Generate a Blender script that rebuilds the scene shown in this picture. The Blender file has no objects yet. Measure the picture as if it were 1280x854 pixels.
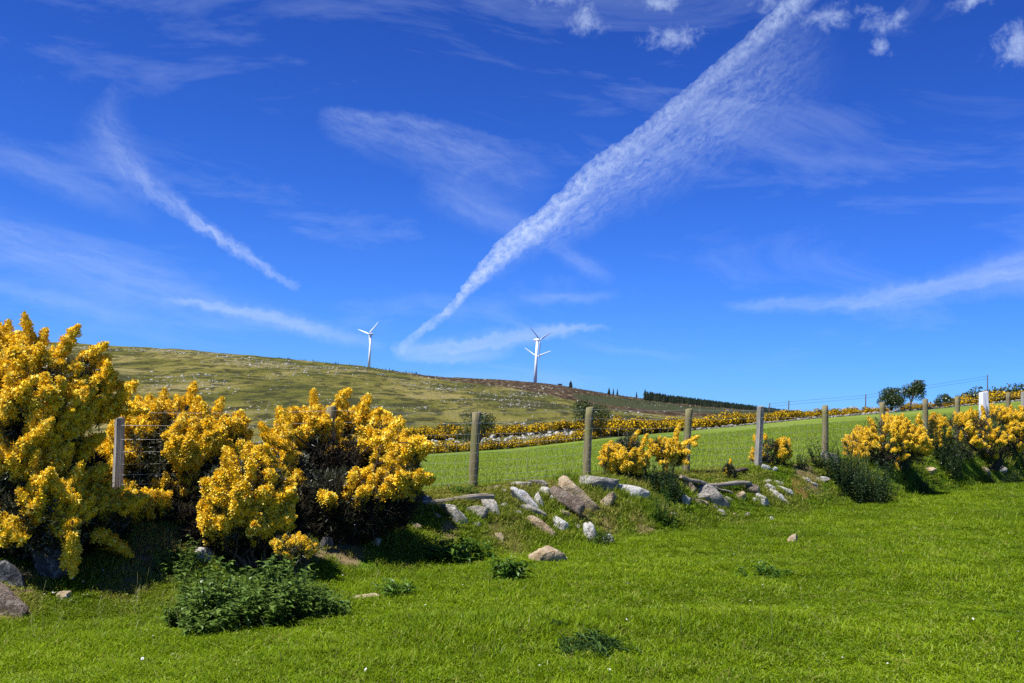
import bpy, bmesh, math, random
import numpy as np
from mathutils import Vector, Matrix, Euler

R = math.radians
scene = bpy.context.scene
rng = np.random.default_rng(7)
random.seed(7)

# ------------------------------------------------------------------ camera
FPX, EYE = 1372.0, np.array([0.0, 0.0, 1.7])
PITCH, ROLL = math.atan(126 / FPX), R(3.0)
_f = np.array([0, math.cos(PITCH), math.sin(PITCH)])
_r0 = np.array([1.0, 0, 0]); _u0 = np.array([0, -math.sin(PITCH), math.cos(PITCH)])
_r = math.cos(ROLL) * _r0 + math.sin(ROLL) * _u0
_u = math.cos(ROLL) * _u0 - math.sin(ROLL) * _r0
cam_data = bpy.data.cameras.new('camera')
cam_data.sensor_width = 36.0
cam_data.lens = FPX / 1280 * 36.0
cam_data.clip_start = 0.05
cam_data.clip_end = 20000
cam = bpy.data.objects.new('camera', cam_data)
scene.collection.objects.link(cam)
_m = Matrix.Identity(4)
for i in range(3):
    _m[i][0] = _r[i]; _m[i][1] = _u[i]; _m[i][2] = -_f[i]; _m[i][3] = EYE[i]
cam.matrix_world = _m
scene.camera = cam

# ------------------------------------------------------------------ sun, exposure
SUN = np.array([-0.84, -0.54, 0.0]); SUN /= np.linalg.norm(SUN)
SUN_EL = R(57)
SUNV = np.array([SUN[0] * math.cos(SUN_EL), SUN[1] * math.cos(SUN_EL), math.sin(SUN_EL)])
sun_data = bpy.data.lights.new('sun', 'SUN')
sun_data.energy = 5.0
sun_data.angle = R(0.5)
sun_data.color = (1.0, 0.965, 0.90)
sun = bpy.data.objects.new('sun', sun_data)
scene.collection.objects.link(sun)
sun.rotation_euler = Vector(SUNV).to_track_quat('Z', 'Y').to_euler()
scene.view_settings.view_transform = 'Standard'
scene.view_settings.look = 'None'
scene.view_settings.exposure = 0.65
scene.view_settings.gamma = 1.0
scene.view_settings.use_curve_mapping = False
scene.cycles.use_denoising = False   # keeps the fine grass and flower detail
scene.cycles.max_bounces = 6
scene.cycles.diffuse_bounces = 3
scene.cycles.transmission_bounces = 3
scene.cycles.transparent_max_bounces = 4

# ------------------------------------------------------------------ pixel helpers
def pdir(px, py):
    return _f + _r * (px - 640.0) / FPX + _u * (427.0 - py) / FPX
def se(px, py):
    d = pdir(px, py); return d[0] / d[1], d[2] / d[1]
def at_depth(px, py, Y):
    d = pdir(px, py); return EYE + d * (Y / d[1])
def project(P):
    P = np.asarray(P, float) - EYE
    z = P @ _f
    return 640 + FPX * (P @ _r) / z, 427 - FPX * (P @ _u) / z

# ------------------------------------------------------------------ node helper
class NT:
    def __init__(self, tree): self.t = tree; self.n = tree.nodes; self.l = tree.links
    def add(self, kind, ins=None, **props):
        nd = self.n.new(kind)
        for k, v in props.items(): setattr(nd, k, v)
        for k, v in (ins or {}).items():
            s = nd.inputs[k]
            if isinstance(v, bpy.types.NodeSocket): self.l.new(v, s)
            else: s.default_value = v
        return nd
    def math(self, op, a, b=0.0, c=None, clamp=False):
        ins = {0: a, 1: b}
        if c is not None: ins[2] = c
        return self.add('ShaderNodeMath', ins, operation=op, use_clamp=clamp).outputs[0]
    def noise(self, vec, scale, detail=3, rough=0.55, dist=0.0):
        return self.add('ShaderNodeTexNoise', {'Vector': vec, 'Scale': scale, 'Detail': detail, 'Roughness': rough, 'Distortion': dist}).outputs[0]
    def ramp(self, fac, stops, interp='LINEAR'):
        nd = self.add('ShaderNodeValToRGB', {'Fac': fac})
        cr = nd.color_ramp; cr.interpolation = interp
        while len(cr.elements) < len(stops): cr.elements.new(0.5)
        for e, (p, c) in zip(cr.elements, stops):
            e.position = p; e.color = (c, c, c, 1) if isinstance(c, (int, float)) else (*c, 1)
        return nd.outputs[0]
    def mix(self, fac, a, b, blend='MIX'):
        nd = self.add('ShaderNodeMix', data_type='RGBA', blend_type=blend)
        for i, v in ((0, fac), (6, a), (7, b)):
            s = nd.inputs[i]
            if isinstance(v, bpy.types.NodeSocket): self.l.new(v, s)
            elif i == 0: s.default_value = v
            else: s.default_value = (*v, 1) if len(v) == 3 else v
        return nd.outputs[2]
    def curve(self, fac, pts):
        nd = self.add('ShaderNodeFloatCurve', {'Value': fac})
        c = nd.mapping.curves[0]
        while len(c.points) < len(pts): c.points.new(0.5, 0.5)
        for p, (x, y) in zip(c.points, pts): p.location = (x, y)
        nd.mapping.update()
        return nd.outputs[0]
    def scalevec(self, vec, s, off=(0, 0, 0)):
        return self.add('ShaderNodeVectorMath', {0: self.add('ShaderNodeVectorMath', {0: vec, 1: s}, operation='MULTIPLY').outputs[0], 1: off}, operation='ADD').outputs[0]

# ------------------------------------------------------------------ world: sky with cirrus and an old contrail
world = bpy.data.worlds.new('World'); scene.world = world; world.use_nodes = True
W = NT(world.node_tree); W.n.clear()
sky = W.add('ShaderNodeTexSky', sky_type='NISHITA', sun_disc=False, sun_elevation=SUN_EL,
            sun_rotation=math.atan2(SUN[0], SUN[1]), altitude=300, air_density=1.0, dust_density=0.3, ozone_density=3.0)
SKY_GAIN = (0.097, 0.186, 0.390)   # deep polarised blue
skycol = W.mix(1.0, W.add('ShaderNodeGamma', {'Color': sky.outputs[0], 'Gamma': 1.55}).outputs[0], SKY_GAIN, 'MULTIPLY')
geo = W.add('ShaderNodeTexCoord').outputs['Generated']
sep = W.add('ShaderNodeSeparateXYZ', {0: geo})
DEG = 180 / math.pi
az = W.math('MULTIPLY', W.math('ARCTAN2', sep.outputs[0], sep.outputs[1]), DEG)
el = W.math('MULTIPLY', W.math('ARCSINE', sep.outputs[2]), DEG)
azel = W.add('ShaderNodeCombineXYZ', {0: az, 1: el, 2: 0.0}).outputs[0]
def to_azel(px, py):
    d = pdir(px, py); d = d / np.linalg.norm(d)
    return np.array([math.atan2(d[0], d[1]) * DEG, math.asin(d[2]) * DEG])
PXD = 1 / 23.6     # degrees per photo pixel
warp_n = W.add('ShaderNodeTexNoise', {'Vector': azel, 'Scale': 0.35, 'Detail': 4, 'Roughness': 0.6})
warp = W.add('ShaderNodeVectorMath', {0: warp_n.outputs[1], 1: (0.5, 0.5, 0.5)}, operation='SUBTRACT').outputs[0]
fine_n = W.add('ShaderNodeTexNoise', {'Vector': azel, 'Scale': 1.5, 'Detail': 5, 'Roughness': 0.65})
fine = W.add('ShaderNodeVectorMath', {0: W.add('ShaderNodeVectorMath', {0: fine_n.outputs[1], 1: (0.5, 0.5, 0.5)}, operation='SUBTRACT').outputs[0], 1: (1.0, 1.0, 1.0)}, operation='MULTIPLY').outputs[0]
warp2 = W.add('ShaderNodeVectorMath', {0: warp, 1: fine}, operation='ADD').outputs[0]
def stroke(pts, prof, nscale, namt, warpamt=0.6, detail=5, lo=0.3, hi=0.7):
    """pts: (px, py, half width px, density); prof: density across, t from -1 (upper left) to 1 (lower right)"""
    P = np.array([to_azel(p[0], p[1]) for p in pts])
    d = P[-1] - P[0]; L = np.linalg.norm(d); d /= L; n = np.array([d[1], -d[0]])
    U = (P - P[0]) @ d / L; V = (P - P[0]) @ n
    Rv = max(abs(V).max() * 1.3, 0.5); wmax = max(p[2] for p in pts) * PXD * 1.2
    w_ = W.add('ShaderNodeVectorMath', {0: azel, 1: W.add('ShaderNodeVectorMath', {0: warp2, 1: (warpamt,) * 3}, operation='MULTIPLY').outputs[0]}, operation='ADD').outputs[0]
    rel = W.add('ShaderNodeVectorMath', {0: w_, 1: (P[0][0], P[0][1], 0)}, operation='SUBTRACT').outputs[0]
    u = W.math('DIVIDE', W.add('ShaderNodeVectorMath', {0: rel, 1: (d[0], d[1], 0)}, operation='DOT_PRODUCT').outputs['Value'], L)
    v = W.add('ShaderNodeVectorMath', {0: rel, 1: (n[0], n[1], 0)}, operation='DOT_PRODUCT').outputs['Value']
    v0 = W.math('MULTIPLY_ADD', W.curve(u, [(a, (b + Rv) / (2 * Rv)) for a, b in zip(U, V)]), 2 * Rv, -Rv)
    wd = W.math('MAXIMUM', W.math('MULTIPLY', W.curve(u, [(a, p[2] * PXD / wmax) for a, p in zip(U, pts)]), wmax), 0.02)
    t = W.math('DIVIDE', W.math('SUBTRACT', v, v0), wd)
    m = W.curve(W.math('MULTIPLY_ADD', t, 0.5, 0.5), [((a + 1) / 2, b) for a, b in prof])
    dens = W.curve(u, [(0, 0)] + [(a, p[3]) for a, p in zip(U[1:-1], pts[1:-1])] + [(1, 0)])
    ins = W.math('MULTIPLY', W.math('GREATER_THAN', u, 0.0), W.math('LESS_THAN', u, 1.0))
    nv = W.add('ShaderNodeCombineXYZ', {0: W.math('MULTIPLY', u, L * nscale[0]), 1: W.math('MULTIPLY', v, nscale[1]), 2: float(pts[0][0]) * 0.01}).outputs[0]
    nz = W.add('ShaderNodeMapRange', {'Value': W.noise(nv, 1.0, detail, 0.66), 'From Min': lo, 'From Max': hi, 'To Min': 1 - namt, 'To Max': 1.0}).outputs[0]
    return W.math('MULTIPLY', W.math('MULTIPLY', m, dens), W.math('MULTIPLY', ins, nz))
SOFT = [(-1, 0), (-0.6, 0.25), (-0.2, 0.9), (0.1, 1), (0.5, 0.5), (1, 0)]
VEIL = [(-1, 0), (-0.82, 0.5), (-0.6, 0.95), (-0.1, 0.85), (0.4, 0.45), (1, 0)]
layers = [
    stroke([(158, 90, 46, .05), (130, 160, 42, .2), (170, 215, 30, .32), (230, 264, 14, .46), (300, 312, 11, .55), (345, 342, 9, .45), (375, 362, 6, .1)], SOFT, (.5, 2.4), .75, .9),
    stroke([(-80, 262, 40, .2), (0, 295, 42, .22), (120, 332, 40, .22), (250, 372, 34, .18), (380, 402, 20, .08)], SOFT, (.25, 2.2), .8),
    stroke([(200, 374, 5, .15), (290, 386, 11, .5), (360, 402, 16, .45), (430, 420, 15, .3), (490, 436, 10, .05)], SOFT, (.3, 1.6), .5),
    stroke([(-60, 345, 14, .2), (80, 375, 16, .18), (250, 415, 12, .1)], SOFT, (.3, 1.8), .5),
    stroke([(-60, 170, 26, .13), (60, 215, 28, .16), (200, 275, 24, .12)], SOFT, (.3, 1.8), .5),
    stroke([(395, 143, 10, .2), (430, 160, 26, .26), (520, 182, 38, .25), (600, 212, 46, .2), (690, 245, 46, .04)], VEIL, (.4, 1.8), .9),
    stroke([(520, 225, 24, .08), (600, 262, 30, .22), (690, 300, 26, .08)], SOFT, (.3, 1.6), .7),
    # the contrail: a bright puffy spine and the rippled veil that drifts off it
    stroke([(505, 446, 6, .2), (530, 412, 7, .5), (558, 392, 6, .55), (585, 362, 9, .8), (620, 325, 14, .88), (680, 278, 17, .8), (740, 222, 17, .66), (800, 176, 15, .55), (870, 116, 13, .48), (940, 56, 13, .52), (1000, 2, 15, .62), (1050, -45, 20, .7)],
           [(-1, 0), (-0.7, 0.8), (-0.3, 1), (0.2, 0.85), (0.6, 0.4), (1, 0)], (2.6, 3.0), .72, .55, 6, .36, .66),
    stroke([(585, 366, 6, .1), (627, 332, 13, .3), (694, 292, 25, .5), (763, 245, 38, .5), (830, 206, 52, .48), (908, 156, 66, .42), (982, 96, 72, .26), (1040, 30, 50, .12)],
           [(-1, 0), (-0.8, 0.3), (-0.6, 0.85), (-0.2, 0.85), (0.2, 0.5), (0.6, 0.2), (1, 0)], (1.3, 4.6), .85, .9, 6, .34, .72),
    stroke([(490, 440, 8, .2), (540, 438, 18, .5), (600, 430, 19, .5), (660, 418, 15, .5), (720, 409, 9, .42), (765, 408, 4, .1)], SOFT, (.3, 1.6), .5, .7),
    stroke([(505, 448, 6, .1), (570, 450, 9, .3), (650, 438, 8, .15)], SOFT, (.3, 1.6), .5),
    stroke([(895, 381, 7, .1), (1000, 380, 14, .34), (1100, 373, 18, .4), (1180, 358, 22, .42), (1280, 335, 36, .45), (1400, 310, 50, .45)], SOFT, (.3, 1.7), .65),
    stroke([(640, 372, 8, .08), (700, 372, 10, .2), (780, 366, 9, .05)], SOFT, (.3, 1.5), .5),
    stroke([(685, 305, 14, .08), (730, 328, 16, .22), (770, 352, 12, .05)], SOFT, (.4, 1.6), .5),
    stroke([(700, 425, 8, .06), (800, 440, 8, .12), (880, 450, 8, .04)], SOFT, (.3, 1.6), .5),
]
puff_n = W.noise(azel, 1.1, 5, 0.66, 0.3)
puffs = None
for cx, cy, rx, ry in [(700, -2, 34, 17), (732, 26, 26, 20), (822, 4, 38, 14), (842, 48, 44, 16), (962, 2, 22, 14), (1038, 20, 40, 17), (1106, 27, 30, 15), (1101, 61, 15, 11), (1215, 2, 26, 11), (1268, 58, 28, 28), (880, -40, 60, 20), (640, -60, 60, 25), (1150, -55, 80, 25)]:
    c = to_azel(cx, cy)
    q = W.scalevec(azel, (1 / (rx * PXD), 1 / (ry * PXD), 0), (-c[0] / (rx * PXD), -c[1] / (ry * PXD), 0))
    ln = W.math('SUBTRACT', 1.25, W.add('ShaderNodeVectorMath', {0: q}, operation='LENGTH').outputs['Value'])
    puffs = ln if puffs is None else W.math('MAXIMUM', puffs, ln)
pm = W.math('MULTIPLY_ADD', W.math('SUBTRACT', puff_n, 0.5), 3.2, puffs)
layers.append(W.math('MULTIPLY', W.add('ShaderNodeMapRange', {'Value': pm, 'From Min': 0.15, 'From Max': 1.9, 'To Min': 0.0, 'To Max': 0.60}, interpolation_type='SMOOTHSTEP').outputs[0],
                     W.math('MULTIPLY', W.math('GREATER_THAN', puffs, -0.6), 1.0)))
gen = W.noise(W.scalevec(azel, (0.06, 0.20, 0), (3.1, 7.7, 0)), 1.0, 6, 0.64, 0.9)
gen_m = (W.add('ShaderNodeMapRange', {'Value': gen, 'From Min': 0.50, 'From Max': 0.8, 'To Min': 0.0, 'To Max': 0.24}).outputs[0])
layers.append(gen_m)
clear = None
for m in layers:
    k = W.math('SUBTRACT', 1.0, m, clamp=True)
    clear = k if clear is None else W.math('MULTIPLY', clear, k)
cloud = W.math('MULTIPLY', W.math('SUBTRACT', 1.0, clear), 1.0, clamp=True)
CLOUDCOL = (4.1, 5.0, 6.8)
final = W.mix(cloud, skycol, CLOUDCOL)
bg = W.add('ShaderNodeBackground', {'Color': final, 'Strength': 0.1})
bg0 = W.add('ShaderNodeBackground', {'Color': W.mix(gen_m, skycol, CLOUDCOL), 'Strength': 0.1})
# the drawn clouds all lie within 45 degrees of north: elsewhere only the thin general cirrus is worked out
here = W.math('MULTIPLY', W.math('LESS_THAN', W.math('ABSOLUTE', az), 45.0), W.math('MULTIPLY', W.math('LESS_THAN', el, 40.0), W.math('GREATER_THAN', el, -1.0)))
mixw = W.add('ShaderNodeMixShader', {0: here, 1: bg0.outputs[0], 2: bg.outputs[0]})
W.l.new(mixw.outputs[0], W.add('ShaderNodeOutputWorld').inputs[0])

# ------------------------------------------------------------------ mesh helpers
COL = scene.collection
def fast_mesh(name, V, F, mats=(), mat_idx=None, smooth=True, attrs=None):
    V = np.asarray(V, np.float32).reshape(-1, 3); F = np.asarray(F, np.int32)
    k = F.shape[1]; me = bpy.data.meshes.new(name)
    me.vertices.add(len(V)); me.vertices.foreach_set('co', V.ravel())
    me.loops.add(F.size); me.loops.foreach_set('vertex_index', F.ravel())
    me.polygons.add(len(F)); me.polygons.foreach_set('loop_start', np.arange(0, F.size, k, dtype=np.int32))
    for m in mats: me.materials.append(m)
    if mat_idx is not None: me.polygons.foreach_set('material_index', np.asarray(mat_idx, np.int32))
    me.polygons.foreach_set('use_smooth', np.full(len(F), smooth, bool))
    for nm, arr in (attrs or {}).items():
        a = me.attributes.new(nm, 'FLOAT', 'POINT'); a.data.foreach_set('value', np.asarray(arr, np.float32))
    me.update(calc_edges=True); me.validate()
    return me
def link(name, me, parent=None, loc=None, rot=None, scl=None):
    o = bpy.data.objects.new(name, me); COL.objects.link(o)
    if parent is not None: o.parent = parent
    if loc is not None: o.location = [float(v) for v in loc]
    if rot is not None: o.rotation_euler = rot
    if scl is not None: o.scale = scl
    return o
def tag(o, label=None, cat=None, group=None, kind=None):
    if label: o['label'] = label
    if cat: o['category'] = cat
    if group: o['group'] = group
    if kind: o['kind'] = kind
    return o
def empty(name, loc, label, cat, group=None):
    o = bpy.data.objects.new(name, None); COL.objects.link(o); o.location = [float(v) for v in loc]
    o.empty_display_size = 0.2
    return tag(o, label, cat, group)
def norm(v): return v / (np.linalg.norm(v, axis=-1, keepdims=True) + 1e-9)

# value noise in numpy
def _hash(ix, iy, iz=0):
    n = (ix.astype(np.int64) * 374761393 + iy.astype(np.int64) * 668265263 + np.asarray(iz, np.int64) * 2147483647 + 1013904223) & 0xFFFFFFFF
    n = ((n ^ (n >> 13)) * 1274126177) & 0xFFFFFFFF
    n = n ^ (n >> 16)
    return (n & 0xFFFF) / 65535.0
def vnoise2(x, y):
    x, y = np.broadcast_arrays(np.asarray(x, float), np.asarray(y, float))
    ix, iy = np.floor(x), np.floor(y); fx, fy = x - ix, y - iy
    fx = fx * fx * (3 - 2 * fx); fy = fy * fy * (3 - 2 * fy)
    h = lambda a, b: _hash(ix + a, iy + b)
    return (h(0, 0) * (1 - fx) + h(1, 0) * fx) * (1 - fy) + (h(0, 1) * (1 - fx) + h(1, 1) * fx) * fy
def fbm2(x, y, oct=4):
    s = 0; a = 0.5; x = np.asarray(x, float); y = np.asarray(y, float)
    for i in range(oct):
        s = s + a * (vnoise2(x * 2 ** i + 17.3 * i, y * 2 ** i - 9.1 * i) - 0.5); a *= 0.5
    return s
def vnoise3(P):
    i = np.floor(P); f = P - i; f = f * f * (3 - 2 * f); out = 0
    for a in (0, 1):
        for b in (0, 1):
            for c in (0, 1):
                w = (f[:, 0] if a else 1 - f[:, 0]) * (f[:, 1] if b else 1 - f[:, 1]) * (f[:, 2] if c else 1 - f[:, 2])
                out = out + w * _hash(i[:, 0] + a, i[:, 1] + b, i[:, 2] + c)
    return out - 0.5
def sstep(t): t = np.clip(t, 0, 1); return t * t * (3 - 2 * t)

# ------------------------------------------------------------------ materials
def new_mat(name):
    m = bpy.data.materials.new(name); m.use_nodes = True
    t = NT(m.node_tree); t.n.clear()
    return m, t
def finish(t, shader): t.l.new(shader, t.add('ShaderNodeOutputMaterial').inputs[0])
def principled(t, col, rough=0.8, bump=None, spec=0.3, bstr=0.5, bdist=0.02, **kw):
    ins = {'Roughness': rough, 'Specular IOR Level': spec}
    ins.update(kw)
    nd = t.add('ShaderNodeBsdfPrincipled', ins)
    if isinstance(col, bpy.types.NodeSocket): t.l.new(col, nd.inputs['Base Color'])
    else: nd.inputs['Base Color'].default_value = (*col, 1)
    if bump is not None:
        b = t.add('ShaderNodeBump', {'Height': bump, 'Strength': bstr, 'Distance': bdist})
        t.l.new(b.outputs[0], nd.inputs['Normal'])
    return nd.outputs[0]
def leafy(t, col, trans=0.35, tcol=None, gloss=0.04, grough=0.4):
    d = t.add('ShaderNodeBsdfDiffuse', {'Color': col})
    tr = t.add('ShaderNodeBsdfTranslucent', {'Color': tcol if tcol is not None else col})
    mx = t.add('ShaderNodeMixShader', {0: trans, 1: d.outputs[0], 2: tr.outputs[0]})
    if gloss <= 0: return mx.outputs[0]
    g = t.add('ShaderNodeBsdfGlossy', {'Color': (1, 1, 1, 1), 'Roughness': grough})
    return t.add('ShaderNodeMixShader', {0: gloss, 1: mx.outputs[0], 2: g.outputs[0]}).outputs[0]
def attr(t, name, kind='GEOMETRY'): return t.add('ShaderNodeAttribute', attribute_name=name, attribute_type=kind).outputs['Fac']
def pos(t): return t.add('ShaderNodeNewGeometry').outputs['Position']
def objrand(t): return t.add('ShaderNodeObjectInfo').outputs['Random']
MAT = {}

def m_grass(name, dark, mid, light, dry, patch=0.5, trans=0.35, pale=(0.40, 0.46, 0.12)):
    m, t = new_mat(name); p = pos(t)
    n1 = t.math('MULTIPLY_ADD', t.math('SUBTRACT', t.math('ADD', t.math('MULTIPLY', t.noise(p, patch, 4, 0.6), 0.65), t.math('MULTIPLY', t.noise(p, patch * 6, 3, 0.6), 0.35)), 0.5), 1.9, 0.5); r = objrand(t)
    k = t.math('ADD', t.math('MULTIPLY', n1, 0.85), t.math('MULTIPLY', r, 0.36))
    c = t.ramp(k, [(0.36, dark), (0.62, mid), (0.90, light)])
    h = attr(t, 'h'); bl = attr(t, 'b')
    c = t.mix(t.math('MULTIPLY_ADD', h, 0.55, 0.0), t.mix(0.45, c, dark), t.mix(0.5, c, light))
    c = t.mix(t.ramp(bl, [(0.0, 0.65), (0.35, 0.0)]), c, dark)
    c = t.mix(t.ramp(bl, [(0.72, 0.0), (1.0, 0.55)]), c, pale)
    c = t.mix(t.math('MULTIPLY', attr(t, 'dry', 'INSTANCER'), 0.8), c, dry)
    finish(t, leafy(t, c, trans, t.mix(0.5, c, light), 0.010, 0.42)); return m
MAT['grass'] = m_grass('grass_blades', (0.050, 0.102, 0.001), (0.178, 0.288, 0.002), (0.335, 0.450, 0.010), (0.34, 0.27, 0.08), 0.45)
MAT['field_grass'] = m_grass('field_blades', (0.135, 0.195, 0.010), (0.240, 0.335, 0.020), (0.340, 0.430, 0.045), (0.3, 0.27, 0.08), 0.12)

m, t = new_mat('pasture_soil'); p = pos(t)
c = t.ramp(t.noise(p, 0.55, 5, 0.65), [(0.3, (0.035, 0.075, 0.003)), (0.55, (0.080, 0.145, 0.004)), (0.75, (0.130, 0.195, 0.008))])
c = t.mix(t.ramp(t.noise(p, 22, 3, 0.7), [(0.35, 0.0), (0.75, 0.7)]), c, (0.02, 0.055, 0.004))
drt = t.ramp(t.noise(p, 9, 4, 0.6), [(0.3, (0.10, 0.065, 0.035)), (0.7, (0.30, 0.21, 0.115))])
c = t.mix(t.math('MULTIPLY', attr(t, 'dirt'), 0.85), c, drt)
c = t.mix(attr(t, 'red'), c, (0.30, 0.125, 0.055))
finish(t, principled(t, c, 0.95, t.noise(p, 14, 5, 0.7), 0.1, 0.8, 0.05)); MAT['pasture'] = m

m, t = new_mat('field_turf'); p = pos(t)
n = t.noise(t.scalevec(p, (.05, .025, .05)), 1.0, 6, 0.65)
c = t.ramp(n, [(0.36, (0.105, 0.155, 0.014)), (0.5, (0.150, 0.205, 0.022)), (0.64, (0.210, 0.255, 0.040))])
st = t.noise(t.scalevec(p, (2.2, 0.55, 1)), 1.0, 4, 0.7)
c = t.mix(t.ramp(st, [(0.35, 0.55), (0.65, 0.0)]), c, (0.080, 0.130, 0.013))
finish(t, principled(t, c, 0.95, t.noise(p, 5, 4, 0.7), 0.1, 0.6, 0.1)); MAT['field'] = m

m, t = new_mat('moorland'); p = pos(t)
q = t.scalevec(p, (0.030, 0.0065, 0.02))
n1 = t.noise(q, 1.0, 5, 0.55, 0.6); n2 = t.noise(t.scalevec(p, (0.22, 0.05, 0.1), (31, 7, 0)), 1.0, 5, 0.65)
n3 = t.noise(t.scalevec(p, (0.9, 0.22, 0.3), (3, 17, 0)), 1.0, 5, 0.7)
c = t.ramp(n1, [(0.39, (0.045, 0.048, 0.014)), (0.45, (0.098, 0.100, 0.016)), (0.53, (0.158, 0.142, 0.030)), (0.61, (0.225, 0.190, 0.062))])
c = t.mix(t.ramp(n2, [(0.42, 0.9), (0.51, 0.0)]), c, (0.036, 0.038, 0.012))
c = t.mix(t.ramp(n3, [(0.52, 0.0), (0.70, 0.45)]), c, (0.200, 0.165, 0.070))
c = t.mix(t.ramp(n3, [(0.28, 0.6), (0.44, 0.0)]), c, (0.040, 0.040, 0.014))
hb = t.ramp(t.noise(t.scalevec(p, (0.25, 0.020, 0.1), (9, 2, 0)), 1.0, 5, 0.65), [(0.36, (0.024, 0.016, 0.010)), (0.47, (0.050, 0.032, 0.018)), (0.55, (0.085, 0.058, 0.030)), (0.60, (0.115, 0.095, 0.040)), (0.68, (0.33, 0.27, 0.18))])
edge = t.math('ADD', attr(t, 'heather'), t.math('MULTIPLY', t.math('SUBTRACT', n2, 0.5), 1.5))
c = t.mix(t.ramp(edge, [(0.42, 0.0), (0.58, 1.0)]), c, hb)
pl = t.ramp(n3, [(0.3, (0.022, 0.028, 0.012)), (0.6, (0.060, 0.066, 0.026)), (0.75, (0.11, 0.10, 0.045))])
c = t.mix(t.ramp(t.math('ADD', attr(t, 'plantation'), t.math('MULTIPLY', t.math('SUBTRACT', n2, 0.5), 0.7)), [(0.42, 0.0), (0.58, 1.0)]), c, pl)
finish(t, principled(t, c, 0.95, n3, 0.05, 0.8, 1.2)); MAT['moor'] = m

def m_rock(name, base, dark, light, lich, lichamt=0.5, sc=7.0):
    m, t = new_mat(name)
    p = t.add('ShaderNodeTexCoord').outputs['Object']
    p = t.add('ShaderNodeVectorMath', {0: p, 1: t.add('ShaderNodeCombineXYZ', {0: t.math('MULTIPLY', objrand(t), 37.0)}).outputs[0]}, operation='ADD').outputs[0]
    n1 = t.noise(p, sc, 6, 0.65); n2 = t.noise(p, sc * 5, 4, 0.7); n3 = t.noise(p, sc * 1.7, 5, 0.7, 0.6)
    c = t.ramp(n1, [(0.30, dark), (0.48, base), (0.70, light)])
    c = t.mix(t.ramp(n3, [(0.52, 0.0), (0.60, lichamt)]), c, lich)
    c = t.mix(t.ramp(n2, [(0.30, 0.75), (0.46, 0.0)]), c, dark)
    h = t.math('ADD', t.math('MULTIPLY', n2, 0.4), n1)
    finish(t, principled(t, c, 0.92, h, 0.15, 1.0, 0.06)); return m
MAT['pale'] = m_rock('pale_stone', (0.42, 0.385, 0.315), (0.16, 0.135, 0.10), (0.56, 0.54, 0.48), (0.60, 0.59, 0.55), 0.6)
MAT['white'] = m_rock('white_stone', (0.52, 0.50, 0.45), (0.22, 0.19, 0.15), (0.64, 0.63, 0.60), (0.30, 0.26, 0.19), 0.5)
MAT['tan'] = m_rock('tan_stone', (0.38, 0.285, 0.165), (0.15, 0.10, 0.055), (0.50, 0.40, 0.26), (0.52, 0.46, 0.35), 0.4)
MAT['grey'] = m_rock('grey_stone', (0.27, 0.245, 0.20), (0.085, 0.070, 0.055), (0.42, 0.39, 0.33), (0.46, 0.43, 0.35), 0.5)
MAT['brown'] = m_rock('brown_stone', (0.21, 0.155, 0.115), (0.07, 0.05, 0.035), (0.34, 0.28, 0.21), (0.42, 0.37, 0.29), 0.45)
MAT['wallstone'] = m_rock('field_wall_stone', (0.19, 0.175, 0.145), (0.07, 0.06, 0.045), (0.32, 0.30, 0.26), (0.40, 0.39, 0.35), 0.5, 1.3)
MAT['moorrock'] = m_rock('moor_rock', (0.36, 0.34, 0.28), (0.16, 0.14, 0.10), (0.50, 0.48, 0.42), (0.55, 0.53, 0.48), 0.5, 0.4)
MAT['slate'] = m_rock('dark_stone', (0.075, 0.072, 0.072), (0.03, 0.03, 0.03), (0.13, 0.125, 0.12), (0.34, 0.33, 0.30), 0.6)

def m_wood(name, a, b, dk, green=0.0):
    m, t = new_mat(name)
    p = t.add('ShaderNodeTexCoord').outputs['Object']
    r = t.add('ShaderNodeCombineXYZ', {0: t.math('MULTIPLY', objrand(t), 19.0)}).outputs[0]
    p = t.add('ShaderNodeVectorMath', {0: p, 1: r}, operation='ADD').outputs[0]
    g = t.noise(t.scalevec(p, (45, 45, 2.2)), 1.0, 5, 0.65, 0.3); b2 = t.noise(p, 3.5, 4, 0.6)
    c = t.ramp(g, [(0.3, dk), (0.5, a), (0.72, b)])
    c = t.mix(t.ramp(b2, [(0.45, 0.0), (0.65, green)]), c, (0.16, 0.17, 0.045))
    finish(t, principled(t, c, 0.9, g, 0.15, 0.8, 0.01)); return m
MAT['wood'] = m_wood('olive_weathered_wood', (0.20, 0.165, 0.085), (0.31, 0.27, 0.15), (0.085, 0.065, 0.035), 0.6)
MAT['greywood'] = m_wood('silvered_wood', (0.26, 0.235, 0.20), (0.40, 0.37, 0.33), (0.10, 0.09, 0.075), 0.25)
MAT['beam'] = m_wood('driftwood', (0.26, 0.22, 0.17), (0.46, 0.41, 0.34), (0.09, 0.065, 0.045), 0.1)
MAT['paint'] = m_wood('white_painted_wood', (0.74, 0.74, 0.74), (0.82, 0.82, 0.82), (0.40, 0.38, 0.36), 0.0)
m, t = new_mat('galvanised_wire'); finish(t, principled(t, (0.45, 0.45, 0.43), 0.5, None, 0.5, Metallic=0.3)); MAT['wire'] = m
m, t = new_mat('turbine_white'); finish(t, principled(t, (0.86, 0.86, 0.86), 0.35, None, 0.5)); MAT['turbine'] = m
m, t = new_mat('dark_sheeting'); finish(t, principled(t, (0.045, 0.045, 0.05), 0.7)); MAT['sheet'] = m

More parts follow.
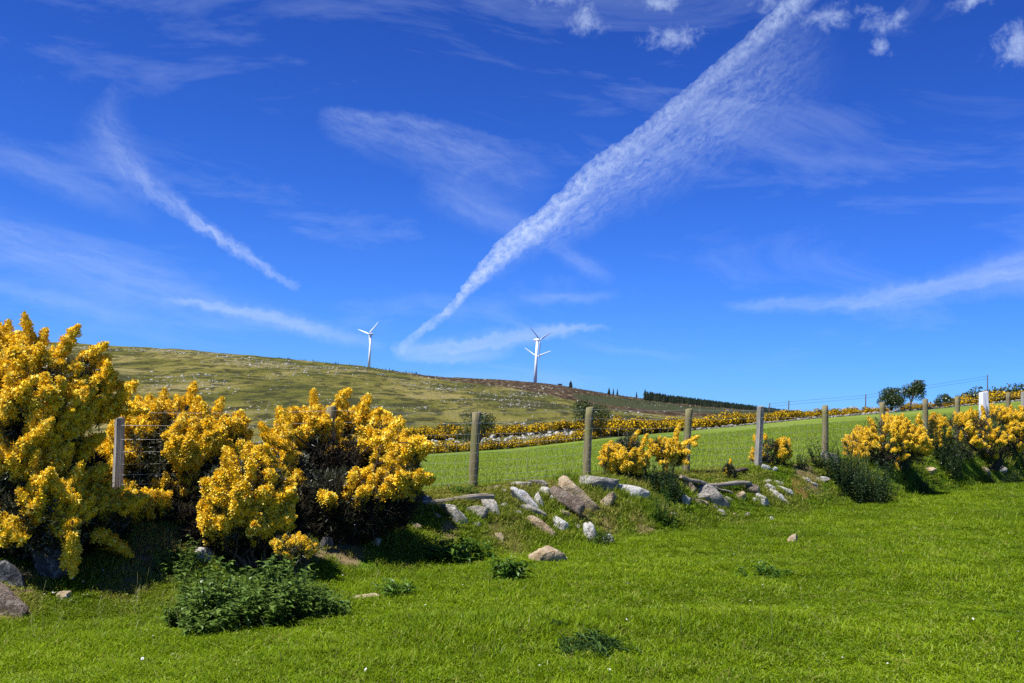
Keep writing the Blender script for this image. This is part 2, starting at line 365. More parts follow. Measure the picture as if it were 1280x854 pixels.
# gorse
m, t = new_mat('gorse_flower')
k = attr(t, 'v')
c = t.ramp(k, [(0.0, (0.50, 0.20, 0.004)), (0.3, (0.93, 0.55, 0.010)), (0.75, (0.95, 0.69, 0.026)), (1.0, (0.95, 0.82, 0.16))])
finish(t, leafy(t, c, 0.22, t.mix(0.5, c, (0.90, 0.45, 0.006)), 0.015, 0.45)); MAT['flower'] = m
m, t = new_mat('gorse_spines')
c = t.ramp(t.math('ADD', t.math('MULTIPLY', attr(t, 'v'), 0.6), t.math('MULTIPLY', t.noise(pos(t), 2.5, 3), 0.4)), [(0.15, (0.016, 0.020, 0.007)), (0.5, (0.040, 0.048, 0.016)), (0.85, (0.095, 0.100, 0.042))])
finish(t, leafy(t, c, 0.15, None, 0.05, 0.45)); MAT['spine'] = m
m, t = new_mat('gorse_shade_fill')  # near-black brown, painting in the shade low inside the bushes
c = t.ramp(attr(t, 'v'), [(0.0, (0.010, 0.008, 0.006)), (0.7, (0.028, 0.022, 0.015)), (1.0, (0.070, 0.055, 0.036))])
finish(t, principled(t, c, 0.95, None, 0.05)); MAT['shadefill'] = m
m, t = new_mat('gorse_bark'); finish(t, principled(t, t.ramp(t.noise(pos(t), 18, 4), [(0.3, (0.035, 0.024, 0.018)), (0.7, (0.105, 0.080, 0.060))]), 0.95)); MAT['bark'] = m
m, t = new_mat('far_gorse_flower')
c = t.ramp(t.math('ADD', t.math('MULTIPLY', attr(t, 'v'), 0.75), t.math('MULTIPLY', objrand(t), 0.25)), [(0.0, (0.20, 0.10, 0.010)), (0.35, (0.46, 0.27, 0.010)), (0.7, (0.70, 0.46, 0.016)), (1.0, (0.82, 0.60, 0.04))])
finish(t, leafy(t, c, 0.25, None, 0.0)); MAT['farflower'] = m
m, t = new_mat('far_gorse_twigs')
c = t.ramp(attr(t, 'v'), [(0.0, (0.030, 0.026, 0.012)), (0.6, (0.075, 0.058, 0.022)), (1.0, (0.075, 0.090, 0.028))])
finish(t, leafy(t, c, 0.1, None, 0.0)); MAT['fartwig'] = m

def m_leaf(name, dark, mid, light, trans=0.3, gl=0.025, patch=3.0):
    m, t = new_mat(name)
    k = t.math('ADD', t.math('MULTIPLY', attr(t, 'v'), 0.65), t.math('MULTIPLY', t.noise(pos(t), patch, 3), 0.35))
    c = t.ramp(k, [(0.15, dark), (0.5, mid), (0.85, light)])
    finish(t, leafy(t, c, trans, t.mix(0.4, c, light), gl, 0.36)); return m
MAT['nettle'] = m_leaf('nettle_leaf', (0.030, 0.058, 0.006), (0.085, 0.150, 0.020), (0.20, 0.29, 0.060))
MAT['bramble'] = m_leaf('bramble_leaf', (0.014, 0.030, 0.010), (0.040, 0.072, 0.024), (0.085, 0.140, 0.050))
MAT['dock'] = m_leaf('dock_leaf', (0.028, 0.068, 0.006), (0.068, 0.145, 0.014), (0.15, 0.25, 0.035))
MAT['thistle'] = m_leaf('thistle_leaf', (0.025, 0.050, 0.010), (0.055, 0.105, 0.022), (0.10, 0.17, 0.045), 0.3, 0.0)
MAT['hawthorn'] = m_leaf('hawthorn_leaf', (0.016, 0.028, 0.007), (0.040, 0.062, 0.015), (0.085, 0.115, 0.030), 0.2, 0.03, 0.6)
MAT['conifer'] = m_leaf('spruce_needles', (0.010, 0.015, 0.010), (0.018, 0.026, 0.016), (0.034, 0.044, 0.026), 0.0, 0.0, 0.1)
m, t = new_mat('tree_bark'); finish(t, principled(t, (0.07, 0.055, 0.042), 0.95)); MAT['treebark'] = m
m, t = new_mat('petals_white'); finish(t, leafy(t, (0.78, 0.78, 0.72, 1), 0.2, None, 0.0)); MAT['daisy'] = m
m, t = new_mat('dry_straw'); c = t.ramp(attr(t, 'v'), [(0, (0.17, 0.20, 0.05)), (0.5, (0.34, 0.34, 0.13)), (1, (0.50, 0.45, 0.24))]); finish(t, leafy(t, c, 0.3, None, 0.03)); MAT['straw'] = m

# ------------------------------------------------------------------ terrain
# fence posts: px top x, px top y, px base x, base y (None: 1.2 m tall), depth, half width, style
POSTS = [(149, 522, 145, 640, 12.6, 'grey'), (415, 508, 411, 622, 14.4, 'round'), (597, 515, 590, 612, 16.3, 'round'),
         (738, 509, 733, 598, 18.1, 'round'), (861, 511, 858, 591, 19.8, 'round'), (950, 508, 948, 585, 21.5, 'grey'),
         (1031, 507, 1031, 577, 23.4, 'round'), (1103, 503, 1103, 570, 25.3, 'round'), (1157, 499, 1157, 562, 27.2, 'round'),
         (1197, 496, 1197, 554, 28.9, 'round'), (1229, 490, 1232, 549, 30.2, 'white'), (1260, 491, 1260, 544, 31.6, 'round'), (1279, 490, 1279, 541, 32.8, 'grey')]
fp = []
for tx, ty, bx, by, Y, st in POSTS:
    s, e = se(bx, by); fp.append((s * Y, Y, 1.7 + e * Y))
fp = np.array(fp)
pre = [fp[0] + k * np.array([-2.16, -1.8, -0.12]) for k in (3, 2, 1)]
post = [fp[-1] + k * np.array([1.2, 1.4, 0.10]) for k in range(1, 26, 3)]
FL = np.array(pre + list(fp) + post)
FS, FY, FZ = FL[:, 0] / FL[:, 1], FL[:, 1], FL[:, 2]
_k = np.argsort(FS); FS, FY, FZ = FS[_k], FY[_k], FZ[_k]
def knots(pts):
    a = np.array([(*se(px, py), Y) for px, py, Y in pts]); return a[:, 0], a[:, 1], a[:, 2]
ES, EE, EY = knots([(-600, 600, 100), (-100, 592, 105), (300, 582, 115), (530, 568, 120), (640, 561, 122), (752, 548, 125), (868, 538, 128), (950, 530, 130), (1010, 524, 132), (1100, 517, 134), (1180, 510, 136), (1280, 501, 138), (1400, 492, 140), (1900, 470, 145)])
CS, CE, CY = knots([(-700, 400, 600), (-150, 415, 650), (0, 424, 680), (130, 432, 700), (240, 438, 750), (330, 446, 800), (460, 459, 900), (520, 468, 1000), (560, 472, 1150), (640, 475.5, 1400), (669, 478, 1500), (700, 482, 1550), (745, 490, 1600), (800, 498, 1700), (870, 505, 1800), (960, 514, 1800), (1050, 522, 1800), (1150, 530, 1800), (1280, 540, 1800), (1400, 548, 1800), (1900, 560, 1800)])
def Yf(s): return np.interp(s, FS, FY)
def Zf(s): return np.interp(s, FS, FZ)
def Ye(s): return np.interp(s, ES, EY)
def Yc(s): return np.interp(s, CS, CY)
def height(s, Y):
    s, Y = np.broadcast_arrays(np.asarray(s, float), np.asarray(Y, float))
    Wd = np.maximum(Y, 5.5); X = s * Wd
    yf, zf, ye, yc = Yf(s), Zf(s), Ye(s), Yc(s)
    ee, ec = np.interp(s, ES, EE), np.interp(s, CS, CE)
    ze, zc = 1.7 + ee * ye, 1.7 + ec * yc
    # near pasture and bank
    plane = 0.10 + 0.075 * X + 0.008 * Y
    lump = 0.16 * fbm2(X * 0.55, Y * 0.55, 4) + 0.05 * fbm2(X * 3.1, Y * 3.1, 3)
    q = (yf - Y) * 0.70
    b = sstep(1 - (q + 0.35 * fbm2(X * 0.8 + 9, Y * 0.8, 3)) / 2.0)
    edge0 = sstep(q / 0.6)
    zn = plane + (zf - plane) * b + lump * edge0 * (1 + 0.8 * b)
    # field
    u = np.clip((Y - yf) / (ye - yf), 0, 1)
    zfld = zf + (ze - zf) * u + 0.10 * fbm2(X * 0.15, Y * 0.15, 3) * sstep(u * 12) * sstep((1 - u) * 8)
    # hill
    u2 = np.clip((Y - ye) / (yc - ye), 0, 1)
    zh = ze + (zc - ze) * u2 ** 1.08
    left = sstep((0.16 - s) / 0.12)
    zh = zh + 1.0 * left * sstep((Y - ye) / 10) * (1 - u2)
    rough = 2.6 * fbm2(X * 0.035, Y * 0.02, 5) + 0.8 * fbm2(X * 0.2, Y * 0.1, 3)
    zh = zh + rough * sstep((Y - ye - 4) / 60)
    e2 = ec - 0.0016 * (1 - yc / np.maximum(Y, yc))
    zb = 1.7 + e2 * np.maximum(Y, yc) + rough
    zh = np.where(Y > yc, zb, zh)
    return np.where(Y <= yf, zn, np.where(Y <= ye, zfld, zh))
def hxy(x, y):
    return height(np.asarray(x) / np.maximum(y, 5.5), y)
_YS = np.concatenate([np.linspace(4, 40, 2400), np.geomspace(40.02, 2600, 2400)])
def ground(px, py, sink=0.0):
    s, e = se(px, py)
    d = (1.7 + e * _YS) - height(s, _YS)
    k = np.argmax(d <= 0) if (d <= 0).any() else len(_YS) - 1
    Y = _YS[k]
    return np.array([s * Y, Y, float(height(s, Y)) - sink])

# bare patches: px, py, radius m, kind
DIRT = [(200, 694, .55, 'd'), (640, 680, .38, 'd'), (620, 668, .3, 'd'), (560, 664, .25, 'd'), (395, 690, .3, 'd'), (430, 688, .35, 'd'), (12, 752, .5, 'd'), (800, 655, .3, 'd'), (720, 640, .4, 'd'),
        (997, 611, .24, 'r'), (1005, 590, .5, 'd'), (760, 660, .3, 'd'), (970, 658, .2, 'd'), (830, 640, .25, 'd'), (150, 735, .4, 'd'), (700, 700, .3, 'd')]
DIRTP = [(ground(a, b), r, k) for a, b, r, k in DIRT]
def dirt_mask(x, y, kind):
    out = np.zeros_like(x)
    wob = 0.5 * fbm2(x * 2.2, y * 2.2, 4)
    for p, r, k in DIRTP:
        if k != kind: continue
        d = np.hypot((x - p[0]), (y - p[1]) * 0.55) / (r * .62) + wob * 2.4
        out = np.maximum(out, sstep((1.15 - d) / 0.5))
    return out
def sheet(name, S, rows, mat, attrf=None):
    """rows(s) -> array of Y from near to far, one per grid row"""
    Yg = np.stack([rows(s) for s in S], 1); Sg = np.broadcast_to(S, Yg.shape)
    Xg = Sg * np.maximum(Yg, 5.5); Zg = height(Sg, Yg)
    nr, nc = Yg.shape
    idx = np.arange(nr * nc).reshape(nr, nc)
    F = np.stack([idx[:-1, :-1], idx[:-1, 1:], idx[1:, 1:], idx[1:, :-1]], -1).reshape(-1, 4)
    V = np.stack([Xg, Yg, Zg], -1).reshape(-1, 3)
    me = fast_mesh(name, V, F, [mat], attrs=attrf(V) if attrf else None)
    return tag(link(name, me), kind='structure')
S_near = np.linspace(-0.85, 0.80, 420)
pasture = sheet('pasture_ground', S_near, lambda s: -7 + (Yf(s) + 7) * np.linspace(0, 1, 260) ** 0.85, MAT['pasture'],
                lambda V: {'dirt': dirt_mask(V[:, 0], V[:, 1], 'd'), 'red': dirt_mask(V[:, 0], V[:, 1], 'r')})
field = sheet('field_ground', np.linspace(-0.85, 0.80, 260), lambda s: Yf(s) + (Ye(s) - Yf(s)) * np.linspace(0, 1, 150) ** 1.7, MAT['field'])
HB = np.array([(440, 459), (480, 463), (560, 476), (640, 485), (700, 497), (760, 511), (830, 519), (1000, 527), (1300, 545)], float)
PB = np.array([(680, 470), (715, 497), (760, 506), (820, 513), (870, 516), (960, 520), (1300, 560)], float)
PT = np.array([(690, 488), (715, 492), (745, 494), (800, 500), (860, 508), (960, 515), (1300, 545)], float)
def moor_attrs(V):
    px, py = project(V)
    hb = sstep((px - 450) / 60) * sstep((np.interp(px, HB[:, 0], HB[:, 1]) - py) / 10 + 0.5)
    pl = sstep((px - 695) / 40) * sstep((np.interp(px, PB[:, 0], PB[:, 1]) - py) / 5 + 0.5) * sstep((py - np.interp(px, PT[:, 0], PT[:, 1])) / 3 + 0.5)
    return {'heather': hb, 'plantation': pl}
hill = sheet('moor_hillside', np.linspace(-0.85, 0.80, 420), lambda s: np.concatenate([np.geomspace(Ye(s), Yc(s), 260), np.geomspace(Yc(s) * 1.004, 9000, 40)]), MAT['moor'], moor_attrs)

# ------------------------------------------------------------------ shape builders
def tube(path, radii, seg=6, cap=True):
    """tube along a path; returns V, F (quads)"""
    path = np.asarray(path, float); n = len(path)
    T = np.gradient(path, axis=0); T = norm(T)
    ref = np.array([0.13, 0.21, 1.0]) if abs(T[0][2]) < 0.9 else np.array([1.0, 0.2, 0.1])
    A = norm(np.cross(T, ref)); B = np.cross(T, A)
    ang = np.linspace(0, 2 * np.pi, seg, endpoint=False)
    V = path[:, None, :] + (A[:, None, :] * np.cos(ang)[None, :, None] + B[:, None, :] * np.sin(ang)[None, :, None]) * np.asarray(radii)[:, None, None]
    idx = np.arange(n * seg).reshape(n, seg); nx = np.roll(idx, -1, 1)
    F = np.stack([idx[:-1], nx[:-1], nx[1:], idx[1:]], -1).reshape(-1, 4)
    V = V.reshape(-1, 3)
    if cap:
        c = len(V); V = np.vstack([V, path[0], path[-1]])
        f0 = np.stack([idx[0][::-1], np.roll(idx[0][::-1], -1), np.full(seg, c), np.full(seg, c)], -1)
        f1 = np.stack([idx[-1], np.roll(idx[-1], -1), np.full(seg, c + 1), np.full(seg, c + 1)], -1)
        # degenerate quads become triangles after validate, so give caps a real fourth corner
        f0 = f0[:, :3]; f1 = f1[:, :3]
        return V, F, np.vstack([f0, f1])
    return V, F, np.zeros((0, 3), int)
def tri(Fq, Ft=None):
    T = np.vstack([Fq[:, [0, 1, 2]], Fq[:, [0, 2, 3]]])
    return np.vstack([T, Ft]) if Ft is not None and len(Ft) else T
def join(parts):
    Vs, Fs, o = [], [], 0
    for V, F in parts:
        Vs.append(V); Fs.append(F + o); o += len(V)
    return np.vstack(Vs), np.vstack(Fs)
def tube_tri(path, radii, seg=6, cap=True):
    V, Fq, Ft = tube(path, radii, seg, cap); return V, tri(Fq, Ft)

_bm = bmesh.new(); bmesh.ops.create_icosphere(_bm, subdivisions=4, radius=1.0)
_bm.verts.ensure_lookup_table()
ICO_V = np.array([v.co[:] for v in _bm.verts]); ICO_F = np.array([[v.index for v in f.verts] for f in _bm.faces]); _bm.free()
_bm = bmesh.new(); bmesh.ops.create_icosphere(_bm, subdivisions=3, radius=1.0)
ICO3_V = np.array([v.co[:] for v in _bm.verts]); ICO3_F = np.array([[v.index for v in f.verts] for f in _bm.faces]); _bm.free()
_bm = bmesh.new(); bmesh.ops.create_icosphere(_bm, subdivisions=1, radius=1.0)
ICO1_V = np.array([v.co[:] for v in _bm.verts]); ICO1_F = np.array([[v.index for v in f.verts] for f in _bm.faces]); _bm.free()
def rock_shape(seed, size, boxy=0.6, rough=0.10, big=True):
    r = np.random.default_rng(seed)
    P = (ICO_V if big else ICO3_V).copy()
    if boxy > 0:   # superellipsoid, for slabs and blocks
        P = np.sign(P) * np.abs(P) ** (1 - 0.55 * boxy)
        P /= np.abs(P).max()
    for k in range(13):
        n = norm(r.normal(size=3)); c = r.uniform(0.42, 0.72)
        d = P @ n; P = P - np.maximum(d - c, 0)[:, None] * n * 0.92
    P = P / np.abs(P).max(0)
    o = r.uniform(0, 50, 3)
    nrm = norm(P)
    P = P + nrm * (rough * 1.5 * vnoise3(P * 1.6 + o) + rough * vnoise3(P * 4 + o) + rough * 0.5 * vnoise3(P * 10 + o))[:, None]
    return P * np.asarray(size) * 0.5

# ------------------------------------------------------------------ stones and fallen timber on the bank
# x0, x1, y0, y1 (photo box), tilt deg (clockwise in the picture), material, boxiness, label
STONES = [
    (548, 584, 629, 653, 30, 'pale', .7, 'cream slab sloping to the right below the middle of the grey beam'),
    (581, 609, 631, 648, 0, 'grey', .4, 'grey mottled stone between the cream slab and the white block under the beam'),
    (601, 625, 623, 645, 15, 'pale', .6, 'whitish block under the right end of the grey beam'),
    (524, 539, 619, 630, 0, 'slate', .4, 'dark stone behind the left tip of the grey beam'),
    (497, 516, 620, 637, 0, 'slate', .3, 'bluish grey stone at the right foot of the gorse by the bank gap'),
    (606, 630, 606, 614, 3, 'brown', .5, 'thin flat brown slab lying behind the grey beam near the leaning post'),
    (625, 634, 611, 616, 0, 'white', .3, 'tiny white stone touching the thin flat brown slab'),
    (636, 664, 601, 609, 0, 'grey', .3, 'low crusty grey stone, left half of the flat grey pair'),
    (661, 685, 599, 611, 5, 'grey', .4, 'crusty grey stone, right half of the flat grey pair'),
    (638, 674, 608, 635, 38, 'white', .75, 'long white slab sloping down right beside the flat grey pair'),
    (666, 680, 613, 633, 25, 'pale', .5, 'upright pale stone just right of the long white slab'),
    (672, 692, 608, 621, 10, 'pale', .4, 'pale rounded stone left of the big tan leaning boulder'),
    (687, 699, 616, 625, 0, 'white', .2, 'small round white stone tucked against the layered brown slab'),
    (647, 682, 630, 645, 18, 'grey', .7, 'flat grey brown slab under the long white slab'),
    (655, 695, 644, 668, 27, 'tan', .8, 'long tan block sloping right in the middle of the bank'),
    (691, 710, 645, 664, 20, 'white', .4, 'white angular stone right of the long tan block'),
    (662, 707, 681, 705, 0, 'tan', .2, 'low sandy dome-shaped stone at the foot of the bank'),
    (612, 630, 665, 676, 0, 'tan', .3, 'reddish tan stone in bare earth above the dock plants'),
    (688, 729, 606, 637, 36, 'brown', .8, 'layered brown slab under the tan leaning boulder'),
    (699, 750, 593, 636, 43, 'tan', .6, 'big tan boulder leaning to the right on the heap'),
    (723, 775, 594, 616, 4, 'grey', .7, 'broad grey capstone lying across the heap'),
    (747, 770, 613, 636, -25, 'tan', .7, 'wedge-shaped block propping up the grey capstone'),
    (768, 812, 605, 623, 6, 'white', .4, 'long bright white stone to the right of the capstone'),
    (729, 746, 651, 678, 30, 'white', .6, 'pointed white stone standing beside the thistle'),
    (752, 768, 666, 681, 25, 'white', .4, 'small white stone on the right side of the thistle'),
    (852, 871, 600, 615, 0, 'tan', .3, 'rounded tan stone at the left of the great grey boulder'),
    (867, 914, 604, 632, 12, 'grey', .3, 'great grey brown boulder under the crossed logs'),
    (860, 887, 616, 624, 6, 'grey', .7, 'thin grey slab wedged at the left of the great boulder'),
    (862, 886, 621, 633, 6, 'tan', .7, 'flat tan slab jutting out below the great boulder'),
    (850, 865, 618, 632, 0, 'pale', .4, 'pale stone half hidden by the bramble left of the great boulder'),
    (930, 951, 604, 618, 0, 'brown', .3, 'smooth brown stone below the right end of the pale log'),
    (919, 933, 613, 625, 0, 'tan', .3, 'small knobbly tan stone right of the great boulder'),
    (955, 973, 604, 615, 12, 'white', .5, 'white flat stone at the top of the right-hand cluster'),
    (964, 986, 611, 628, 30, 'white', .5, 'largest white stone in the right-hand cluster'),
    (945, 963, 616, 631, 20, 'pale', .4, 'pale tan stone at the left bottom of the right-hand cluster'),
    (972, 992, 607, 620, 30, 'white', .6, 'white slab at the right of the right-hand cluster by red earth'),
    (965, 981, 600, 606, 8, 'pale', .5, 'thin pale slab above the right-hand cluster'),
    (954, 965, 599, 606, 0, 'pale', .3, 'little pale stone at the upper left of the right-hand cluster'),
    (952, 964, 580, 589, 20, 'white', .3, 'white stone at the foot of the silvered square post'),
    (963, 973, 583, 590, 0, 'white', .2, 'round white pebble right of the stone by the silvered square post'),
    (908, 918, 587, 595, -25, 'white', .4, 'white chip at the left end of the short dark log'),
    (984, 999, 666, 680, 0, 'tan', .3, 'lone tan stone out in the open grass'),
    (962, 968, 645, 652, 0, 'white', .3, 'bright white pebble alone in the grass'),
    (898, 908, 636, 645, 0, 'pale', .3, 'little pale stone in grass below the great boulder'),
    (916, 924, 641, 648, 0, 'tan', .3, 'little tan stone in grass below the great boulder'),
    (929, 938, 640, 647, -10, 'grey', .4, 'little grey stone in grass below the great boulder'),
    (1027, 1050, 563, 581, 10, 'pale', .3, 'pale grey stone heap piece behind the foot of the round post'),
    (1018, 1037, 595, 602, 3, 'pale', .6, 'flat pale slab left of the dark bramble mound'),
    (1014, 1023, 602, 609, 10, 'white', .3, 'small white stone below the flat pale slab by the bramble mound'),
    (1150, 1170, 583, 592, 4, 'tan', .4, 'low tan stone between the two bramble mounds'),
    (1242, 1259, 576, 590, 15, 'white', .4, 'white stone on the bank at the far right'),
    (1225, 1240, 583, 592, 10, 'tan', .4, 'tan stone left of the white one on the far right bank'),
    (462, 475, 669, 684, 0, 'pale', .2, 'small upright pale stone alone in grass right of the gorse shade'),
    (434, 476, 740, 751, 3, 'tan', .4, 'low flat tan stone nearly sunk in the near grass'),
    (238, 262, 683, 704, 0, 'pale', .2, 'round pale stone above the big nettle patch'),
    (396, 414, 669, 690, 0, 'slate', .4, 'dark stone in the shade beside the small gorse sprig'),
    (36, 87, 668, 722, 0, 'slate', .3, 'large dark lichen-spotted boulder under the tall gorse'),
    (-14, 26, 698, 732, 20, 'slate', .4, 'blue grey slab above the brown rock at the left edge'),
    (-24, 32, 722, 770, 10, 'brown', .4, 'rough brown rock at the left edge of the bank'),
    (64, 84, 738, 753, 0, 'tan', .3, 'small tan stone in grass between the left edge rock and the gorse shade'),
    (506, 526, 652, 662, 0, 'brown', .3, 'low brown stone in the shade edge right of the gorse'),
]
for (x0, x1, y0, y1), mt, lab in [
        ((541, 552, 640, 648), 'tan', 'small tan stone left of the cream slab under the beam'), ((588, 600, 652, 659), 'pale', 'small pale stone below the grey mottled stone'),
        ((622, 634, 628, 636), 'grey', 'small grey stone right of the whitish block under the beam'), ((700, 712, 637, 644), 'tan', 'small tan stone below the layered brown slab'),
        ((776, 790, 624, 631), 'grey', 'small grey stone below the long bright white stone'), ((838, 848, 640, 647), 'pale', 'small pale stone under the loose leafy bramble'),
        ((888, 902, 631, 638), 'pale', 'small pale stone at the bottom right of the great grey boulder'), ((905, 917, 620, 627), 'grey', 'small grey stone between the great boulder and the knobbly tan stone'),
        ((938, 947, 621, 627), 'white', 'white chip between the knobbly tan stone and the right-hand cluster'), ((1003, 1013, 596, 601), 'pale', 'pale chip right of the red earth patch'),
        ((640, 652, 637, 643), 'pale', 'small pale stone left of the flat grey brown slab'), ((716, 726, 655, 661), 'grey', 'small grey stone between the white angular stone and the thistle')]:
    STONES.append((x0, x1, y0, y1, 5, mt, .5, lab))
stone_pts = []
for i, (x0, x1, y0, y1, tilt, mt, boxy, lab) in enumerate(STONES):
    cx = (x0 + x1) / 2; g = ground(cx, y1 - 1); Y = g[1]; k = Y / FPX
    w, h = (x1 - x0) * k, (y1 - y0) * k
    a = abs(R(tilt)); ca, sa = math.cos(a), math.sin(a)
    asp = 0.33 if 'leaning to' in lab or 'layered' in lab else 0.42
    if a > 0.15: lw = w / (ca + asp * sa); lh = asp * lw
    else: lw, lh = w, h
    dp = lw * 0.55 if lw > 1.6 * lh else max(w, h) * 0.8
    P = rock_shape(100 + i, (lw * 1.06, dp, lh * 1.15), min(boxy + .25, .95), 0.13, w * FPX / Y > 18)
    M = Euler((rng.uniform(-.12, .12), R(tilt), rng.uniform(-.25, .25)), 'XYZ').to_matrix()
    P = P @ np.array(M).T
    P = (P - (P.max(0) + P.min(0)) / 2) * np.array([w * 1.08, max(dp, .4 * w), h * 1.22]) / (P.max(0) - P.min(0))
    me = fast_mesh('stone', P, ICO_F if len(P) == len(ICO_V) else ICO3_F, [MAT[mt]])
    zt = at_depth(cx, y0, Y + dp * 0.2)[2]
    zc = zt - P[:, 2].max() - 0.04 * h
    o = link('stone', me, None, (g[0], Y + dp * 0.32 + (.06 if 'leaning to' in lab else -.12 if 'layered' in lab else 0), zc))
    tag(o, lab, 'stone', 'stones on the bank')
    stone_pts.append((g[0], Y + dp * 0.45, max(w, dp) * 0.30))

def beam(px0, py0, px1, py1, Ya, Yb, thick, depth, mat, label, name='fallen_beam', round_=False, cat='beam'):
    A = at_depth(px0, py0, Ya); B = at_depth(px1, py1, Yb)
    L = np.linalg.norm(B - A); n = 14
    r = np.random.default_rng(int(px0)); tt = np.linspace(-0.5, 0.5, n)
    seg = 10
    ang = np.linspace(0, 2 * np.pi, seg, endpoint=False) + 0.3
    V = []
    for k, tv in enumerate(tt):
        sc = 1 + 0.10 * r.normal() if round_ else 1 + 0.04 * r.normal()
        sc *= 0.8 if k in (0, n - 1) else 1
        ca, sa = np.cos(ang), np.sin(ang)
        if not round_:
            f = 1 / np.maximum(np.abs(ca), np.abs(sa)); f = np.minimum(f, 1.28); ca, sa = ca * f, sa * f
        V.append(np.stack([ca * depth * 0.5 * sc, sa * thick * 0.5 * sc + 0.012 * math.sin(tv * 7), np.full(seg, tv * L)], -1))
    V = np.array(V); idx = np.arange(n * seg).reshape(n, seg); nx = np.roll(idx, -1, 1)
    F = tri(np.stack([idx[:-1], nx[:-1], nx[1:], idx[1:]], -1).reshape(-1, 4)); V = V.reshape(-1, 3)
    c = len(V); V = np.vstack([V, [0, 0, -L / 2], [0, 0, L / 2]])
    F = np.vstack([F, np.stack([np.roll(idx[0], -1), idx[0], np.full(seg, c)], -1), np.stack([idx[-1], np.roll(idx[-1], -1), np.full(seg, c + 1)], -1)])
    me = fast_mesh(name, V, F, [MAT[mat]], smooth=round_)
    z = Vector(B - A).normalized(); up = Vector((0, 0, 1)); x = up.cross(z).normalized(); y = z.cross(x)
    o = link(name, me); mw = Matrix.Identity(4); mid = (A + B) / 2
    for i in range(3): mw[i][0] = x[i]; mw[i][1] = y[i]; mw[i][2] = z[i]; mw[i][3] = mid[i]
    o.matrix_world = mw
    return tag(o, label, cat)
def gY(px, py): return ground(px, py)[1]
beam(526, 629, 616, 620, gY(526, 634) + .1, gY(612, 632) + .1, .075, .11, 'beam', 'long weathered grey beam lying across the stones left of centre')
beam(851, 596, 884, 606, gY(855, 612), gY(884, 618) - .1, .06, .10, 'beam', 'dark plank poking up left of the great grey boulder', 'fallen_plank', False, 'plank')
beam(878, 607, 938, 604, gY(884, 616), gY(936, 612), .085, .095, 'beam', 'pale round log lying right of the great grey boulder', 'fallen_log', True, 'log')
beam(894, 609, 916, 617, gY(900, 619), gY(914, 620), .035, .05, 'beam', 'short thin stick under the pale round log', 'stick', True, 'stick')
beam(914, 589, 934, 587, gY(917, 595), gY(932, 594), .07, .09, 'bark', 'short dark log lying behind the yellow-tipped gorse shoot', 'fallen_log', True, 'log')

# ------------------------------------------------------------------ fence
fence = empty('wire_fence', fp[2], 'post and wire fence running along the stony bank', 'fence')
base0 = fp[2]
tops, axes = [], []
for i, (tx, ty, bx, by, Y, st) in enumerate(POSTS):
    B = fp[i]; T = at_depth(tx, ty, Y); ax = T - B; L = np.linalg.norm(ax)
    hw = {'round': .066, 'grey': .060, 'white': .115}[st]
    n = 12; seg = 14
    r = np.random.default_rng(i); zz = np.concatenate([np.linspace(-0.25, L - 0.012, n - 1), [L]])
    ang = np.linspace(0, 2 * np.pi, seg, endpoint=False)
    V = []
    for k, z in enumerate(zz):
        rad = hw * (1.05 - 0.08 * z / L) * (1 + 0.03 * r.normal()); rad = rad * 0.86 if k == n - 1 else rad
        ca, sa = np.cos(ang), np.sin(ang)
        if st != 'round':
            f = np.minimum(1 / np.maximum(np.abs(ca), np.abs(sa)), 1.3) * 0.92; ca, sa = ca * f, sa * f
        bend = 0.012 * math.sin(z * 2.5 + i)
        V.append(np.stack([ca * rad + bend, sa * rad, np.full(seg, z) + (0.012 * ca if k == n - 1 else 0)], -1))
    V = np.array(V).reshape(-1, 3); idx = np.arange(n * seg).reshape(n, seg); nx = np.roll(idx, -1, 1)
    F = tri(np.stack([idx[:-1], nx[:-1], nx[1:], idx[1:]], -1).reshape(-1, 4))
    c = len(V); V = np.vstack([V, [0, 0, L + 0.004]])
    F = np.vstack([F, np.stack([idx[-1], np.roll(idx[-1], -1), np.full(seg, c)], -1)])
    me = fast_mesh('post', V, F, [MAT[{'round': 'wood', 'grey': 'greywood', 'white': 'paint'}[st]]], smooth=(st == 'round'))
    o = link('post', me, fence, B - base0)
    q = Vector((0, 0, 1)).rotation_difference(Vector(ax).normalized()).to_matrix() @ Matrix.Rotation(0.5 if st != 'white' else 0.15, 3, 'Z')
    o.rotation_euler = q.to_euler()
    if st == 'white': tag(o, 'thick white painted post')
    elif st == 'grey': tag(o, 'silvered square post')
    tops.append(T); axes.append(ax / L)
tops = np.array(tops); axes = np.array(axes)
front = np.array([0.68, -0.70, 0]) * 0.07
def wire_path(h):
    P = []
    for i in range(len(fp) - 1):
        a = fp[i] + axes[i] * h + front; b = fp[i + 1] + axes[i + 1] * h + front
        for u in np.linspace(0, 1, 6, endpoint=False):
            P.append(a + (b - a) * u - np.array([0, 0, 0.02 * 4 * u * (1 - u)]))
    P.append(fp[-1] + axes[-1] * h + front); return np.array(P)
for h, rr in ((1.13, .0023), (0.98, .0023), (0.82, .0019), (0.68, .0018), (0.54, .0018), (0.42, .0018), (0.31, .0018), (0.21, .0018), (0.12, .002)):
    pth = wire_path(h); V, F = tube_tri(pth - base0, np.full(len(pth), rr), 4)
    link('wire', fast_mesh('wire', V, F, [MAT['wire']]), fence)
lo, hi = wire_path(0.12), wire_path(0.82); parts = []
for i in range(len(lo) - 1):
    for u in (0.0, 0.5):
        a = lo[i] + (lo[i + 1] - lo[i]) * u; b = hi[i] + (hi[i + 1] - hi[i]) * u
        parts.append(tube_tri(np.array([a, b]) - base0, [.0014, .0014], 3, False))
